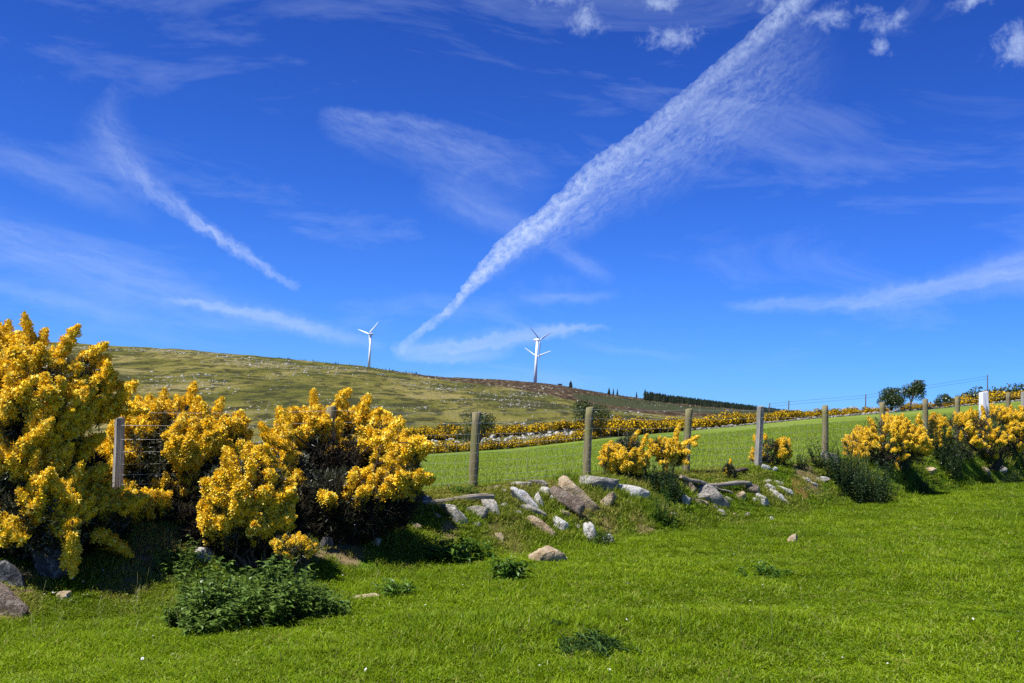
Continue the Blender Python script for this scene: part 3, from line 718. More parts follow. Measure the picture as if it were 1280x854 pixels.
V, F = join(parts); tag(link('netting', fast_mesh('netting', V, F, [MAT['wire']]), fence), kind='stuff')

# ------------------------------------------------------------------ gorse
def flower_spike(seed, L=0.30, rad=0.055, nfl=120, green=50, tipgreen=False):
    r = np.random.default_rng(seed); Vs, Fs, mi, vv = [], [], [], []
    bend = r.normal(size=2) * 0.10
    def axis(z): return np.array([bend[0] * L * (z / L) ** 2, bend[1] * L * (z / L) ** 2, z])
    o = 0
    for k in range(nfl):
        z = L * (k + r.uniform()) / nfl; a = k * 2.399 + r.normal() * .4
        prof = (0.55 + 0.6 * math.sin(math.pi * min(z / L * 0.9 + 0.12, 1))) * (1 + 0.28 * math.sin(z / L * 19 + seed)) * r.uniform(0.6, 1.15)
        if z / L > 0.9: prof *= 0.7
        out = np.array([math.cos(a), math.sin(a), r.uniform(-0.1, 0.7)]); out /= np.linalg.norm(out)
        side = norm(np.cross(out, [0, 0, 1.0])); up = np.cross(side, out)
        c = axis(z) + np.array([math.cos(a), math.sin(a), 0]) * rad * prof * 0.8
        s = r.uniform(0.0155, 0.025); v = np.clip(r.normal(0.72, 0.2), 0.12, 1)
        # banner petal (bent, upright), two wings and a keel
        b = [c, c + side * s * .75 + up * s * .7 + out * s * .2, c + up * s * 1.35 + out * s * .45, c - side * s * .75 + up * s * .7 + out * s * .2]
        k1 = [c, c + out * s * 1.2 + side * s * .35, c + out * s * 1.3 - up * s * .25, c + out * s * .5 - up * s * .5]
        k2 = [c, c + out * s * .5 - up * s * .5, c + out * s * 1.3 - up * s * .25, c + out * s * 1.2 - side * s * .35]
        for pet in (b, k1, k2):
            Vs += pet; Fs.append([o, o + 1, o + 2, o + 3]); mi.append(0); vv += [v, v, min(v + .12, 1), v]; o += 4
    for k in range(green):
        z = L * r.uniform(0, 1.02); a = r.uniform(0, 6.28)
        d = norm(np.array([math.cos(a), math.sin(a), r.uniform(0.3, 1.4)])); side = norm(np.cross(d, r.normal(size=3)))
        c = axis(min(z, L)) ; ln = r.uniform(0.6, 1.35) * rad * (1.0 if z < L * .9 else .8); w = 0.0028
        Vs += [c - side * w, c + side * w, c + d * ln + side * w * .3, c + d * ln - side * w * .3]; Fs.append([o, o + 1, o + 2, o + 3]); mi.append(1); vv += [r.uniform()] * 4; o += 4
    zc_ = np.linspace(0, L * .97, 9); V3, F3, _ = tube([axis(z) for z in zc_], rad * .80 * np.array([.3, .85, 1.0, .8, 1, .8, .95, .7, .1]), 7, False)
    V3 = V3 + r.normal(size=V3.shape) * rad * .15
    Fs = list(Fs) + [list(f + o) for f in F3]; Vs = list(Vs) + list(V3); mi += [0] * len(F3); vv += list(r.uniform(.3, .8, len(V3))); o += len(V3)
    p = [axis(z) for z in np.linspace(-0.1, L * 0.98, 5)]; V2, F2, _ = tube(p, [.007, .006, .005, .004, .002], 4, False)
    Fs = np.vstack([np.array(Fs), F2 + o]); V = np.vstack([np.array(Vs), V2]); mi += [2] * len(F2); vv += [0.3] * len(V2)
    return fast_mesh('flower_spike', V, Fs, [MAT['flower'], MAT['spine'], MAT['bark']], mi, False, {'v': vv})
SPIKES = [flower_spike(i, L, rd, n, g) for i, (L, rd, n, g) in enumerate([(.30, .056, 250, 45), (.26, .062, 230, 45), (.34, .054, 270, 50), (.22, .064, 200, 40), (.30, .052, 190, 90), (.18, .060, 160, 35), (.38, .051, 290, 50), (.24, .048, 100, 180)])]
SPL = [.30, .26, .34, .22, .30, .18, .38, .24]

def needles(P, N, r, ln=(0.04, 0.09), per=8, w=0.0055):
    n = len(P); Vs = np.zeros((n * per, 3, 3))
    D = norm(np.repeat(N, per, 0) + r.normal(size=(n * per, 3)) * 0.75)
    side = norm(np.cross(D, r.normal(size=(n * per, 3)))) * w
    B = np.repeat(P, per, 0) + r.normal(size=(n * per, 3)) * 0.012
    L = r.uniform(*ln, size=(n * per, 1))
    Vs[:, 0] = B - side; Vs[:, 1] = B + side; Vs[:, 2] = B + D * L
    return Vs.reshape(-1, 3), np.arange(n * per * 3).reshape(-1, 3), np.repeat(r.uniform(size=n * per), 3)

bush_pts = []
def gorse(label, basepx, Y, lobes, arms, nsp, nfol, fl_lo=0.0, seed=0, spscale=1.12, dscale=1.0, cut=0.10, under=0.12, skirt=(), group='gorse bushes on the bank'):
    """lobes: (px, py, rx, ry, dY); arms: polylines of photo points with depth offset, dressed with spikes to their tip.
    fl_lo: flower chance at the bottom of the bush (1 at the top)"""
    r = np.random.default_rng(1000 + seed)
    gpt = at_depth(basepx[0], basepx[1], Y); gpt[2] = float(hxy(gpt[0], gpt[1]))
    root = empty('gorse_bush', gpt, label, 'gorse bush', group)
    k = Y / FPX
    C = np.array([at_depth(a, b, Y + d) for a, b, _, _, d in lobes]); RX = np.array([l[2] for l in lobes]) * k; RZ = np.array([l[3] for l in lobes]) * k
    RAD = np.stack([RX, (RX + RZ) * 0.5 * dscale, RZ], -1)
    zmin, zmax = gpt[2], (C[:, 2] + RZ).max()
    area = RX * RZ + RX ** 2 + RZ ** 2; prob = area / area.sum()
    def sample(n, shrink=1.0, inside=0.80):
        li = r.choice(len(lobes), n, p=prob); nr = norm(r.normal(size=(n, 3)))
        P = C[li] + nr * RAD[li] * (shrink if np.isscalar(shrink) else shrink[:, None])
        N = norm(nr / RAD[li])
        ok = np.ones(n, bool)
        for j in range(len(lobes)):
            ok &= ~((((P - C[j]) / RAD[j]) ** 2).sum(-1) < inside ** 2) | (li == j)
        ok &= P[:, 2] > hxy(P[:, 0], P[:, 1]) + 0.03
        return P[ok], N[ok]
    items = []
    P, N = sample(nsp * 14)
    hrel = (P[:, 2] - zmin) / (zmax - zmin)
    pr = np.clip(fl_lo + (1 - fl_lo) * (hrel - cut) / 0.36, 0.02, 1) * np.where(N[:, 2] < -0.2, under, 1) * np.where(N[:, 1] > 0.35, 0.2, 1)
    cl = fbm2(P[:, 0] * 3.2 + seed, P[:, 2] * 3.2, 3); pr *= np.clip(0.55 + 6.5 * cl, 0.02, 1)
    keep = np.nonzero(r.uniform(size=len(P)) < pr)[0][:nsp]
    for j in keep:
        d = norm(N[j] * 0.95 + np.array([0, 0, 0.55]) + r.normal(size=3) * 0.32)
        items.append((P[j], d, r.uniform(0.75, 1.2) * spscale))
    branches = []
    crown = C[0] + np.array([0, 0, -RZ[0] * 0.6])
    for pl, dY in arms:
        A = np.array([at_depth(x, y, Y + dY) for x, y in pl]); seg = np.linalg.norm(np.diff(A, axis=0), axis=1); cum = np.concatenate([[0], np.cumsum(seg)])
        nn = max(1, int(cum[-1] / 0.11))
        for u in np.linspace(0.15, 1, nn):
            q = np.array([np.interp(u * cum[-1], cum, A[:, c]) for c in range(3)]); q2 = np.array([np.interp(min(u * cum[-1] + 0.05, cum[-1]), cum, A[:, c]) for c in range(3)])
            q1 = np.array([np.interp(max(u * cum[-1] - 0.06, 0), cum, A[:, c]) for c in range(3)])
            d = norm(q2 - q1)
            if u >= 0.99: items.append((q - d * 0.03, d, spscale * 0.92))
            else: items.append((q + r.normal(size=3) * 0.02, norm(d + r.normal(size=3) * 0.45), r.uniform(0.7, 1.0) * spscale))
        branches.append(tube_tri(np.vstack([A[0] * 0.5 + crown * 0.5, A]), np.linspace(0.014, 0.005, len(A) + 1), 5, False))
    for P0, d, sc in items[-300:]:
        v = int(r.integers(0, 7)) if r.uniform() < 0.93 else 7
        q = Vector((0, 0, 1)).rotation_difference(Vector(d)).to_matrix() @ Matrix.Rotation(r.uniform(0, 6.28), 3, 'Z')
        o = link('flower_spike', SPIKES[v], root, P0 - d * SPL[v] * sc * 0.72 - gpt, q.to_euler(), (sc,) * 3)
        if r.uniform() < 0.13:
            e = P0 - d * SPL[v] * sc * 0.7
            b0 = gpt + r.normal(size=3) * np.array([.10, .10, 0]) + np.array([0, 0, 0.02])
            mid = b0 * 0.45 + e * 0.55 + np.array([0, 0, -0.06]) + r.normal(size=3) * 0.06
            branches.append(tube_tri(np.array([b0, b0 * .7 + mid * .3 + r.normal(size=3) * .02, mid, e]), [.020, .015, .010, .006], 5, False))
    if branches:
        V, F = join(branches); link('branches', fast_mesh('branches', V - gpt, F, [MAT['bark']]), root)
    nfol = int(nfol * 2.2); P1, N1 = sample(nfol * 2, r.uniform(0.45, 1.0, nfol * 2), 0.55); P1, N1 = P1[:nfol], N1[:nfol]
    N1 = norm(N1 + np.array([0, 0, 0.5]))
    V, F, vv = needles(P1, N1, r)
    link('foliage', fast_mesh('foliage', V - gpt, F, [MAT['spine']], None, False, {'v': vv}), root)
    if skirt:   # near-black needles down to the bank, the bush's inner shade put into colour
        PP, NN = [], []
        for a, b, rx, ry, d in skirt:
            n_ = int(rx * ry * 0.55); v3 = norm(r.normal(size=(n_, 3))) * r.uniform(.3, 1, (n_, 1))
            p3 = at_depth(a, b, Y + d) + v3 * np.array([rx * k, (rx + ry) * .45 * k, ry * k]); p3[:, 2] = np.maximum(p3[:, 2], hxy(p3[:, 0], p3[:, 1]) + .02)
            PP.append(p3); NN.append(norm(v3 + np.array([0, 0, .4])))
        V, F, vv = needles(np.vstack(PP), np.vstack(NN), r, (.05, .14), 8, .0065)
        tag(link('shade_fill', fast_mesh('shade_fill', V - gpt, F, [MAT['shadefill']], None, False, {'v': vv}), root), kind='stuff')
    bush_pts.append((gpt[0], gpt[1], max(RX) * 0.8))
    return root

gorse('tall flowering gorse bush filling the left edge', (28, 712), 11.0,
      [(36, 520, 70, 84, 0), (-15, 510, 66, 95, .1), (25, 610, 70, 70, -.2), (-35, 620, 56, 80, -.1), (50, 650, 56, 46, -.3)],
      [([(8, 450), (9, 425), (10, 406)], 0), ([(30, 455), (36, 428), (38, 404)], -.05), ([(40, 450), (50, 433), (53, 420)], 0), ([(70, 460), (84, 430), (94, 413)], -.05),
       ([(75, 655), (92, 680), (92, 710)], -.4), ([(40, 590), (65, 605), (92, 620)], -.55), ([(5, 500), (25, 488), (40, 478)], -.6), ([(20, 560), (45, 545), (60, 530)], -.6)],
      265, 2600, 0.14, 1, under=.15, skirt=[(35, 655, 85, 50, .1), (-25, 650, 60, 55, .1), (20, 560, 60, 60, .2)])
gorse('gorse bush with outstretched arms between the left-edge gorse and the silvered post', (105, 706), 11.5,
      [(90, 482, 42, 36, .05), (103, 632, 36, 36, 0), (118, 655, 34, 34, -.1), (70, 560, 34, 44, 0)],
      [([(85, 465), (110, 445), (127, 432)], 0), ([(100, 470), (120, 455), (131, 447)], .05), ([(105, 490), (130, 475), (140, 460)], 0), ([(115, 520), (128, 500), (138, 475)], 0), ([(115, 515), (145, 505), (166, 482)], .1),
       ([(100, 610), (150, 640), (178, 624)], -.2), ([(90, 640), (125, 665), (156, 690)], -.25), ([(100, 500), (135, 512), (178, 514)], .1), ([(85, 560), (108, 556), (126, 548)], -.3), ([(90, 600), (112, 594), (130, 584)], -.3), ([(80, 520), (105, 512), (122, 500)], -.3)],
      150, 1300, 0.10, 22, under=.15, skirt=[(112, 660, 48, 42, .15), (95, 600, 36, 50, .2)])
gorse('gorse bush behind the silvered square post at left', (210, 688), 13.4,
      [(225, 570, 72, 64, 0), (180, 570, 42, 60, .1), (270, 570, 40, 50, .1), (215, 640, 78, 58, 0), (178, 640, 30, 50, .0), (155, 590, 30, 50, .5)],
      [([(225, 535), (236, 508), (241, 484)], 0), ([(195, 530), (203, 508), (206, 490)], 0), ([(180, 525), (185, 510), (186, 498)], .1), ([(255, 540), (268, 520), (276, 503)], 0), ([(270, 560), (288, 535), (298, 517)], .1), ([(160, 515), (190, 512), (220, 522)], -.1), ([(240, 590), (225, 615), (205, 632)], -.4)],
      250, 2400, 0.15, 2, cut=.22, skirt=[(215, 645, 76, 44, -.3), (230, 600, 60, 50, .1)])
gorse('gorse bush hiding the foot of the silvered post at left', (165, 700), 12.3,
      [(168, 652, 40, 26, 0), (142, 660, 34, 28, 0), (195, 655, 30, 30, .1), (165, 675, 44, 24, -.1)],
      [([(150, 645), (142, 628), (140, 618)], .0), ([(165, 640), (172, 626), (178, 618)], .1), ([(180, 645), (192, 632), (198, 625)], .1), ([(140, 670), (128, 680), (120, 690)], -.2), ([(185, 665), (200, 660), (208, 655)], -.2)],
      95, 1500, 0.2, 21, skirt=[(170, 676, 58, 28, .1), (225, 668, 42, 34, .2)])
gorse('low rounded gorse bush brightly flowering above the nettle patch', (312, 690), 11.9,
      [(312, 612, 46, 44, 0), (285, 615, 32, 36, 0), (335, 618, 28, 34, 0), (310, 650, 50, 30, 0)],
      [([(335, 630), (352, 622), (364, 616)], -.15), ([(300, 590), (290, 575), (282, 566)], 0), ([(320, 585), (325, 572), (330, 566)], 0), ([(325, 650), (345, 655), (362, 648)], -.2), ([(260, 650), (250, 655), (243, 653)], -.2)],
      140, 1200, 0.2, 3, skirt=[(310, 662, 60, 34, .1), (262, 665, 34, 34, .2), (355, 660, 30, 40, .3)])
gorse('wide flowering gorse bush right of the low rounded one', (425, 672), 13.2,
      [(430, 562, 68, 54, 1.75), (380, 570, 46, 56, 1.2), (478, 572, 42, 50, 1.2), (505, 600, 24, 44, .1), (425, 632, 84, 46, .2), (360, 620, 36, 60, .4)],
      [([(395, 530), (392, 508), (392, 492)], 1.4), ([(410, 525), (424, 502), (432, 487)], 1.4), ([(445, 530), (453, 512), (458, 497)], 1.4), ([(450, 540), (470, 520), (482, 514)], 1.4), ([(470, 550), (490, 535), (502, 527)], 0), ([(490, 575), (512, 562), (536, 556)], -.1), ([(370, 545), (356, 525), (350, 513)], 0), ([(500, 600), (525, 598), (534, 596)], -.1), ([(350, 560), (333, 545), (327, 534)], 0)],
      270, 3000, 0.03, 4, cut=.30, skirt=[(425, 636, 84, 40, .1), (430, 590, 60, 40, .9), (370, 640, 40, 40, .2), (490, 630, 30, 30, .1)])
gorse('small gorse sprig flowering at the top right of the nettle patch', (372, 706), 11.2,
      [(372, 690, 20, 16, 0), (356, 684, 12, 12, 0)], [([(365, 698), (385, 690), (395, 688)], 0), ([(360, 695), (352, 680), (352, 672)], 0)], 26, 160, 0.8, 5, 0.55)
gorse('upright flame-shaped gorse bush behind the bright white stone', (780, 603), 18.6,
      [(779, 578, 25, 27, 0), (786, 560, 16, 18, 0), (768, 584, 14, 16, 0), (798, 580, 10, 22, 0)],
      [([(784, 570), (790, 552), (796, 540)], 0), ([(795, 580), (802, 560), (807, 546)], 0), ([(770, 580), (758, 580), (752, 579)], 0), ([(797, 588), (803, 585), (805, 580)], -.1)], 90, 500, 0.6, 6, 0.85)
gorse('forked gorse bush with dark stem and two flowering arms', (830, 604), 18.9,
      [(836, 565, 14, 14, 0), (845, 572, 12, 10, 0), (822, 560, 9, 10, 0)],
      [([(830, 590), (838, 560), (846, 542), (849, 532)], 0), ([(838, 568), (855, 556), (872, 546)], -.05), ([(830, 572), (820, 560), (814, 550)], 0), ([(842, 566), (852, 564), (862, 565)], -.1), ([(842, 575), (852, 576), (860, 579)], -.1), ([(828, 580), (830, 588), (831, 596)], -.2)], 34, 260, 0.5, 7, 0.8)
gorse('small open gorse bush behind the silvered square post', (962, 585), 21.9,
      [(964, 566, 14, 16, 0), (978, 566, 9, 16, 0), (946, 570, 6, 10, 0)],
      [([(958, 562), (957, 550), (957, 543)], 0), ([(972, 562), (974, 552), (978, 548)], 0), ([(980, 570), (984, 560), (986, 550)], 0), ([(950, 560), (945, 551), (943, 545)], 0), ([(966, 580), (967, 575), (967, 570)], -.1)], 44, 240, 0.7, 8, 0.75)
gorse('thin gorse shoot with yellow tip beside the short dark log', (910, 600), 20.2,
      [(911, 590, 5, 8, 0)], [([(908, 598), (911, 586), (914, 574)], 0)], 3, 260, 0.1, 9, 0.45)
gorse('broad gorse bush over the dark bramble mound near the right', (1100, 590), 24.6,
      [(1108, 553, 38, 32, 0), (1080, 562, 24, 24, 0), (1132, 555, 24, 28, 0), (1100, 570, 44, 20, 0), (1145, 560, 18, 20, 0)],
      [([(1104, 540), (1108, 525), (1109, 518)], 0), ([(1118, 540), (1124, 526), (1128, 520)], 0), ([(1140, 545), (1146, 530), (1149, 519)], 0), ([(1075, 558), (1071, 547), (1070, 540)], 0), ([(1062, 562), (1056, 558), (1052, 557)], 0), ([(1092, 545), (1090, 535), (1091, 532)], 0), ([(1145, 570), (1156, 568), (1162, 563)], -.1)], 170, 900, 0.45, 10, 0.85)
gorse('gorse bush between the two leaning posts left of the white post', (1195, 578), 27.6,
      [(1192, 540, 34, 22, 0), (1215, 535, 22, 18, 0), (1172, 540, 16, 20, 0), (1195, 555, 40, 20, 0)],
      [([(1175, 535), (1168, 526), (1164, 518)], 0), ([(1200, 530), (1203, 522), (1204, 519)], 0), ([(1214, 525), (1214, 516), (1214, 510)], 0)], 120, 800, 0.15, 11, 0.85)
gorse('gorse bush around the foot of the white painted post', (1242, 572), 28.9,
      [(1240, 535, 24, 26, 0), (1258, 535, 24, 24, 0), (1228, 540, 18, 22, 0), (1245, 552, 34, 20, 0)],
      [([(1230, 525), (1229, 514), (1228, 509)], 0), ([(1252, 525), (1254, 514), (1254, 508)], 0), ([(1264, 525), (1266, 518), (1266, 513)], 0)], 130, 700, 0.4, 12, 0.85)
gorse('gorse bush cut by the right edge of the bank', (1290, 574), 30.2,
      [(1290, 535, 28, 26, 0), (1275, 540, 20, 24, 0), (1310, 532, 26, 26, 0), (1290, 553, 36, 20, 0)],
      [([(1278, 525), (1277, 516), (1276, 511)], 0)], 120, 700, 0.4, 13, 0.85)

# ------------------------------------------------------------------ leafy plants
def leaf_patch(name, label, cat, px, py, wpx, hpx, depth, mat, nst, per, leaf, seed, shape='nettle', dome=0.5, group=None, up=0.3, ymid=None, lat=0.0):
    r = np.random.default_rng(500 + seed)
    g = ground(px, py); k = g[1] / FPX; w, h = wpx * k, hpx * k
    ctr = g + np.array([0, depth * 0.45, 0]); ctr[2] = float(hxy(ctr[0], ctr[1]))
    root = empty(name, ctr, label, cat, group)
    stems, LV, LF, VV, o = [], [], [], [], 0
    for i in range(nst):
        a = r.uniform(0, 6.283); rr = math.sqrt(r.uniform()) * (0.82 + 0.16 * math.sin(3 * a + seed) + 0.12 * math.sin(7 * a + 2 * seed))
        x, y = ctr[0] + rr * math.cos(a) * w / 2, ctr[1] + rr * math.sin(a) * depth / 2
        z0 = float(hxy(x, y)); hh = h * r.uniform(0.45, 1.05) * (1 - dome * rr ** 2) * (0.85 + 0.3 * math.sin(x * 9 + seed) * math.sin(y * 7))
        lean = np.array([math.cos(a), math.sin(a), 0]) * rr * hh * 0.35 + np.append(r.normal(size=2), 0) * hh * 0.12
        tip = np.array([x, y, z0]) + lean + np.array([0, 0, hh])
        b = np.array([x, y, z0 - 0.02]); mid = (b + tip) / 2 + np.array([0, 0, hh * .08])
        stems.append(tube_tri(np.array([b, mid, tip]) - ctr, [.004, .0035, .002], 3, False))
        for j in range(per):
            u = (j + r.uniform()) / per * 0.92 + 0.08
            c = (1 - u) ** 2 * b + 2 * u * (1 - u) * mid + u * u * tip
            az_ = j * 2.4 + r.uniform(0, 1.2); el_ = r.normal(up, 0.35)
            d = np.array([math.cos(az_) * math.cos(el_), math.sin(az_) * math.cos(el_), math.sin(el_)])
            side = norm(np.cross(d, [0, 0, 1.0])); nrm = np.cross(side, d)
            L = leaf * r.uniform(0.6, 1.25) * (1 - 0.3 * u); wd = L * (0.30 if shape == 'nettle' else 0.20 if shape == 'dock' else 0.12)
            tl = side * r.normal() * 0.25 * wd
            pts = [c, c + d * L * .35 + side * wd + nrm * .12 * L, c + d * L * .38 - nrm * .03 * L, c + d * L * .35 - side * wd + nrm * .12 * L, c + d * L - nrm * L * .22 + tl]
            LV += pts; LF += [[o, o + 1, o + 2], [o, o + 2, o + 3], [o + 1, o + 4, o + 2], [o + 2, o + 4, o + 3]]
            v = np.clip(r.normal(0.25 + 0.4 * u, 0.2), 0, 1); VV += [v] * 5; o += 5
    V, F = join(stems); tag(link('stems', fast_mesh('stems', V, F, [MAT[mat]], None, True, {'v': np.full(len(V), .4)}), root), kind='stuff')
    tag(link('leaves', fast_mesh('leaves', np.array(LV) - ctr, np.array(LF), [MAT[mat]], None, False, {'v': VV}), root), kind='stuff')
    bush_pts.append((ctr[0], ctr[1], min(w, depth) * 0.40))
    return root
leaf_patch('nettle_patch', 'big dense nettle patch in front of the low rounded gorse', 'nettles', 284, 795, 250, 84, 1.6, 'nettle', 420, 11, .095, 1, dome=.62)
leaf_patch('nettle_patch', 'low nettles creeping left of the dense nettle patch top', 'nettles', 215, 735, 80, 44, .7, 'nettle', 60, 10, .07, 2, dome=.4)
leaf_patch('nettle_patch', 'dark nettles between the big patch and the small gorse sprig', 'nettles', 300, 716, 120, 40, .6, 'nettle', 70, 12, .07, 3, dome=.3)
leaf_patch('dock_plant', 'bushy dock plant at the foot of the bank below the whitish block', 'dock', 632, 731, 42, 56, .45, 'dock', 30, 12, .13, 4, 'dock')
leaf_patch('dock_plant', 'spreading dock clump left of the bushy dock plant', 'dock', 562, 708, 56, 46, .5, 'dock', 28, 10, .14, 5, 'dock')
leaf_patch('dock_plant', 'short dock clump behind the bushy dock plant', 'dock', 598, 700, 40, 30, .4, 'dock', 18, 8, .12, 6, 'dock')
leaf_patch('thistle', 'small dark thistle between the two white stones', 'thistle', 750, 685, 26, 24, .3, 'thistle', 22, 9, .10, 7, 'spike')
leaf_patch('thistle', 'flat spreading thistle in the near grass below centre', 'thistle', 745, 828, 104, 24, .8, 'thistle', 46, 8, .13, 8, 'spike', .6, up=0.35)
leaf_patch('thistle', 'tiny thistle in the near grass left of the spreading one', 'thistle', 690, 792, 40, 16, .3, 'thistle', 16, 7, .11, 9, 'spike', .2, up=.1)
leaf_patch('bramble', 'tall dark bramble growing up beside the forked gorse', 'bramble', 835, 632, 50, 52, .7, 'bramble', 90, 13, .06, 10, dome=.5)
leaf_patch('bramble', 'loose leafy bramble hanging below the tall dark bramble', 'bramble', 832, 664, 40, 50, .4, 'dock', 36, 10, .06, 11, dome=.6)
leaf_patch('bramble', 'large dark bramble mound at the right under the broad gorse', 'bramble', 1086, 632, 112, 72, 1.6, 'bramble', 340, 13, .075, 12, dome=.5)
leaf_patch('bramble', 'dark bramble mound in front of the gorse left of the white post', 'bramble', 1188, 602, 56, 58, 1.3, 'bramble', 170, 12, .07, 13, dome=.5)
leaf_patch('bramble', 'low bramble right of the large dark mound', 'bramble', 1150, 620, 60, 30, .9, 'bramble', 60, 10, .07, 14, dome=.5)
leaf_patch('bramble', 'bramble patch at the lower right end of the bank', 'bramble', 1268, 606, 60, 26, .9, 'bramble', 60, 10, .07, 15, dome=.5)
leaf_patch('dock_plant', 'low dock tuft in the grass below the lone tan stone', 'dock', 965, 728, 80, 18, .8, 'dock', 30, 7, .10, 16, 'dock', .6)
leaf_patch('dock_plant', 'low dock tuft at the shade edge right of the flat sunk stone', 'dock', 490, 752, 50, 24, .5, 'dock', 22, 8, .11, 17, 'dock', .4)
leaf_patch('dock_plant', 'small dock at the foot of the leaning round post', 'dock', 577, 622, 44, 18, .4, 'dock', 22, 7, .10, 18, 'dock', .4)
leaf_patch('bramble', 'dark sprig of leaves on the crest right of the small open gorse', 'bramble', 1000, 588, 30, 30, .4, 'bramble', 26, 9, .06, 19, dome=.6)
leaf_patch('nettle_patch', 'shaded nettles under the wide gorse bush', 'nettles', 378, 675, 40, 34, .5, 'bramble', 40, 10, .06, 20)

# ------------------------------------------------------------------ far hedges
def clump_mesh(seed, nq=520, twig=0.35, size=0.16, bare=0.2, mats=('farflower', 'fartwig')):
    r = np.random.default_rng(seed); Vs = []; mi = []; vv = []
    nl = 5; C = np.stack([r.uniform(-.7, .7, nl), r.uniform(-.5, .5, nl), r.uniform(.25, .62, nl)], -1); RR = r.uniform(.28, .5, nl)
    n = nq; li = r.integers(0, nl, n); d = norm(r.normal(size=(n, 3))); P = C[li] + d * (RR[li] * r.uniform(.7, 1.05, n))[:, None]
    P[:, 2] = np.maximum(P[:, 2], r.uniform(0, .12, n))
    for p, nn in zip(P, d):
        s = size * r.uniform(.5, 1.1); a = norm(np.cross(nn + r.normal(size=3) * .5, r.normal(size=3))); b = norm(np.cross(nn + r.normal(size=3) * .4, a))
        Vs += [p - a * s * .5, p - b * s * .35, p + a * s * .5, p + b * s * .35]
        fl = r.uniform() > twig and p[2] > bare + r.uniform(-.1, .15)
        mi.append(0 if fl else 1); vv += [np.clip(r.normal(.55, .22), 0, 1)] * 4
    return fast_mesh('gorse_clump', np.array(Vs), np.arange(len(Vs)).reshape(-1, 4), [MAT[m] for m in mats], mi, False, {'v': vv})
CLUMPS = [clump_mesh(20 + i, 640, bare=0.22, twig=.42) for i in range(6)]
GREENC = [clump_mesh(40 + i, 600, 0.0, 0.13, -1, ('hawthorn', 'hawthorn')) for i in range(3)]
def hedge(label, pts, n, size, width, seed, meshes=CLUMPS, cat='hedge', name='gorse_hedge', part='gorse_clump', gapf=None):
    """pts: (px, depth) along the hedge foot"""
    r = np.random.default_rng(seed)
    s_ = np.array([se(px, 520)[0] for px, _ in pts]); Yv = np.array([y for _, y in pts]); u = np.linspace(0, 1, len(pts))
    root = None
    for i in range(n):
        q = (i + r.uniform(-.3, .3)) / max(n - 1, 1); q = min(max(q, 0), 1)
        s = np.interp(q, u, s_); Y = np.interp(q, u, Yv) + r.uniform(-width, width)
        x = s * Y; z = float(height(s, Y))
        if root is None: root = empty(name, (x, Y, z), label, cat)
        sc = (size if np.isscalar(size) else np.interp(q, u, size)) * r.uniform(.75, 1.25)
        cl_ = link(part, meshes[int(r.integers(0, len(meshes)))], root, np.array([x, Y, z - 0.05]) - np.array(root.location), (0, 0, r.uniform(0, 6.28)), (sc * r.uniform(.9, 1.3), sc, sc * r.uniform(.75, 1.15)))
        tag(cl_, kind='stuff')
    return root
hedge('yellow gorse row at the far left edge of the field below the wall', [(440, 116), (500, 117.5), (600, 120), (700, 121.5), (742, 122.5)], 50, 1.25, .8, 1)
hedge('yellow gorse row on the slope behind the far field wall', [(430, 127), (520, 131), (620, 133), (745, 134)], 54, 1.5, 1.6, 2)
hedge('long yellow gorse hedge along the far edge of the field', [(752, 127), (868, 130), (950, 132), (1010, 134), (1060, 135.5), (1108, 137)], 110, [1.75, 1.6, 1.4, 1.2, 1.0, .95], 1.2, 3)
hedge('gorse growing on the rough slope behind the field corner', [(742, 150), (800, 146), (870, 142)], 40, 1.45, 3.5, 4)
hedge('short gorse hedge between the far trees', [(1128, 137), (1165, 138)], 8, 1.0, .8, 5)
hedge('broad gorse hedge climbing to the right edge on the skyline', [(1180, 139), (1215, 140), (1250, 141), (1300, 142), (1380, 143)], 48, [1.1, 1.4, 1.6, 1.7, 1.7], 1.8, 6)
hedge('line of dark green bushes above the gorse at the right skyline', [(1205, 150), (1240, 150), (1280, 151), (1380, 152)], 26, 2.6, .8, 7, GREENC, 'hedge', 'bush_row', 'bush')

def field_wall(label, pts, n, seed, smin=.18, smax=.42, tall=2):
    r = np.random.default_rng(seed); parts = []
    s_ = np.array([se(px, 520)[0] for px, _ in pts]); Yv = np.array([y for _, y in pts]); u = np.linspace(0, 1, len(pts))
    for i in range(n):
        q = (i + r.uniform()) / n; s = np.interp(q, u, s_); Y = np.interp(q, u, Yv) + r.uniform(-.25, .25)
        a = r.uniform(smin, smax); P = ICO1_V * np.array([a * r.uniform(.8, 1.5), a, a * r.uniform(.5, .9)]) * (1 + .3 * (r.uniform(size=(len(ICO1_V), 1)) - .5))
        P = P @ np.array(Euler((r.uniform(-.4, .4), r.uniform(-.4, .4), r.uniform(0, 6)), 'XYZ').to_matrix()).T
        parts.append((P + np.array([s * Y, Y, float(height(s, Y)) + r.uniform(0, smax * tall)]), ICO1_F))
    V, F = join(parts); c = V.mean(0); c[2] = V[:, 2].min()
    return tag(link('stone_wall', fast_mesh('stone_wall', V - c, F, [MAT['wallstone']], None, False), None, c), label, 'wall')
field_wall('tumbled stone wall between the two far gorse rows on the left', [(470, 122.5), (600, 124.5), (700, 126), (745, 127)], 110, 1, .12, .3, tall=1.2)
field_wall('low broken stone wall below the far gorse hedge', [(860, 125), (950, 127), (1010, 129), (1100, 132), (1180, 134.5), (1300, 137)], 230, 2, .09, .24, .7)

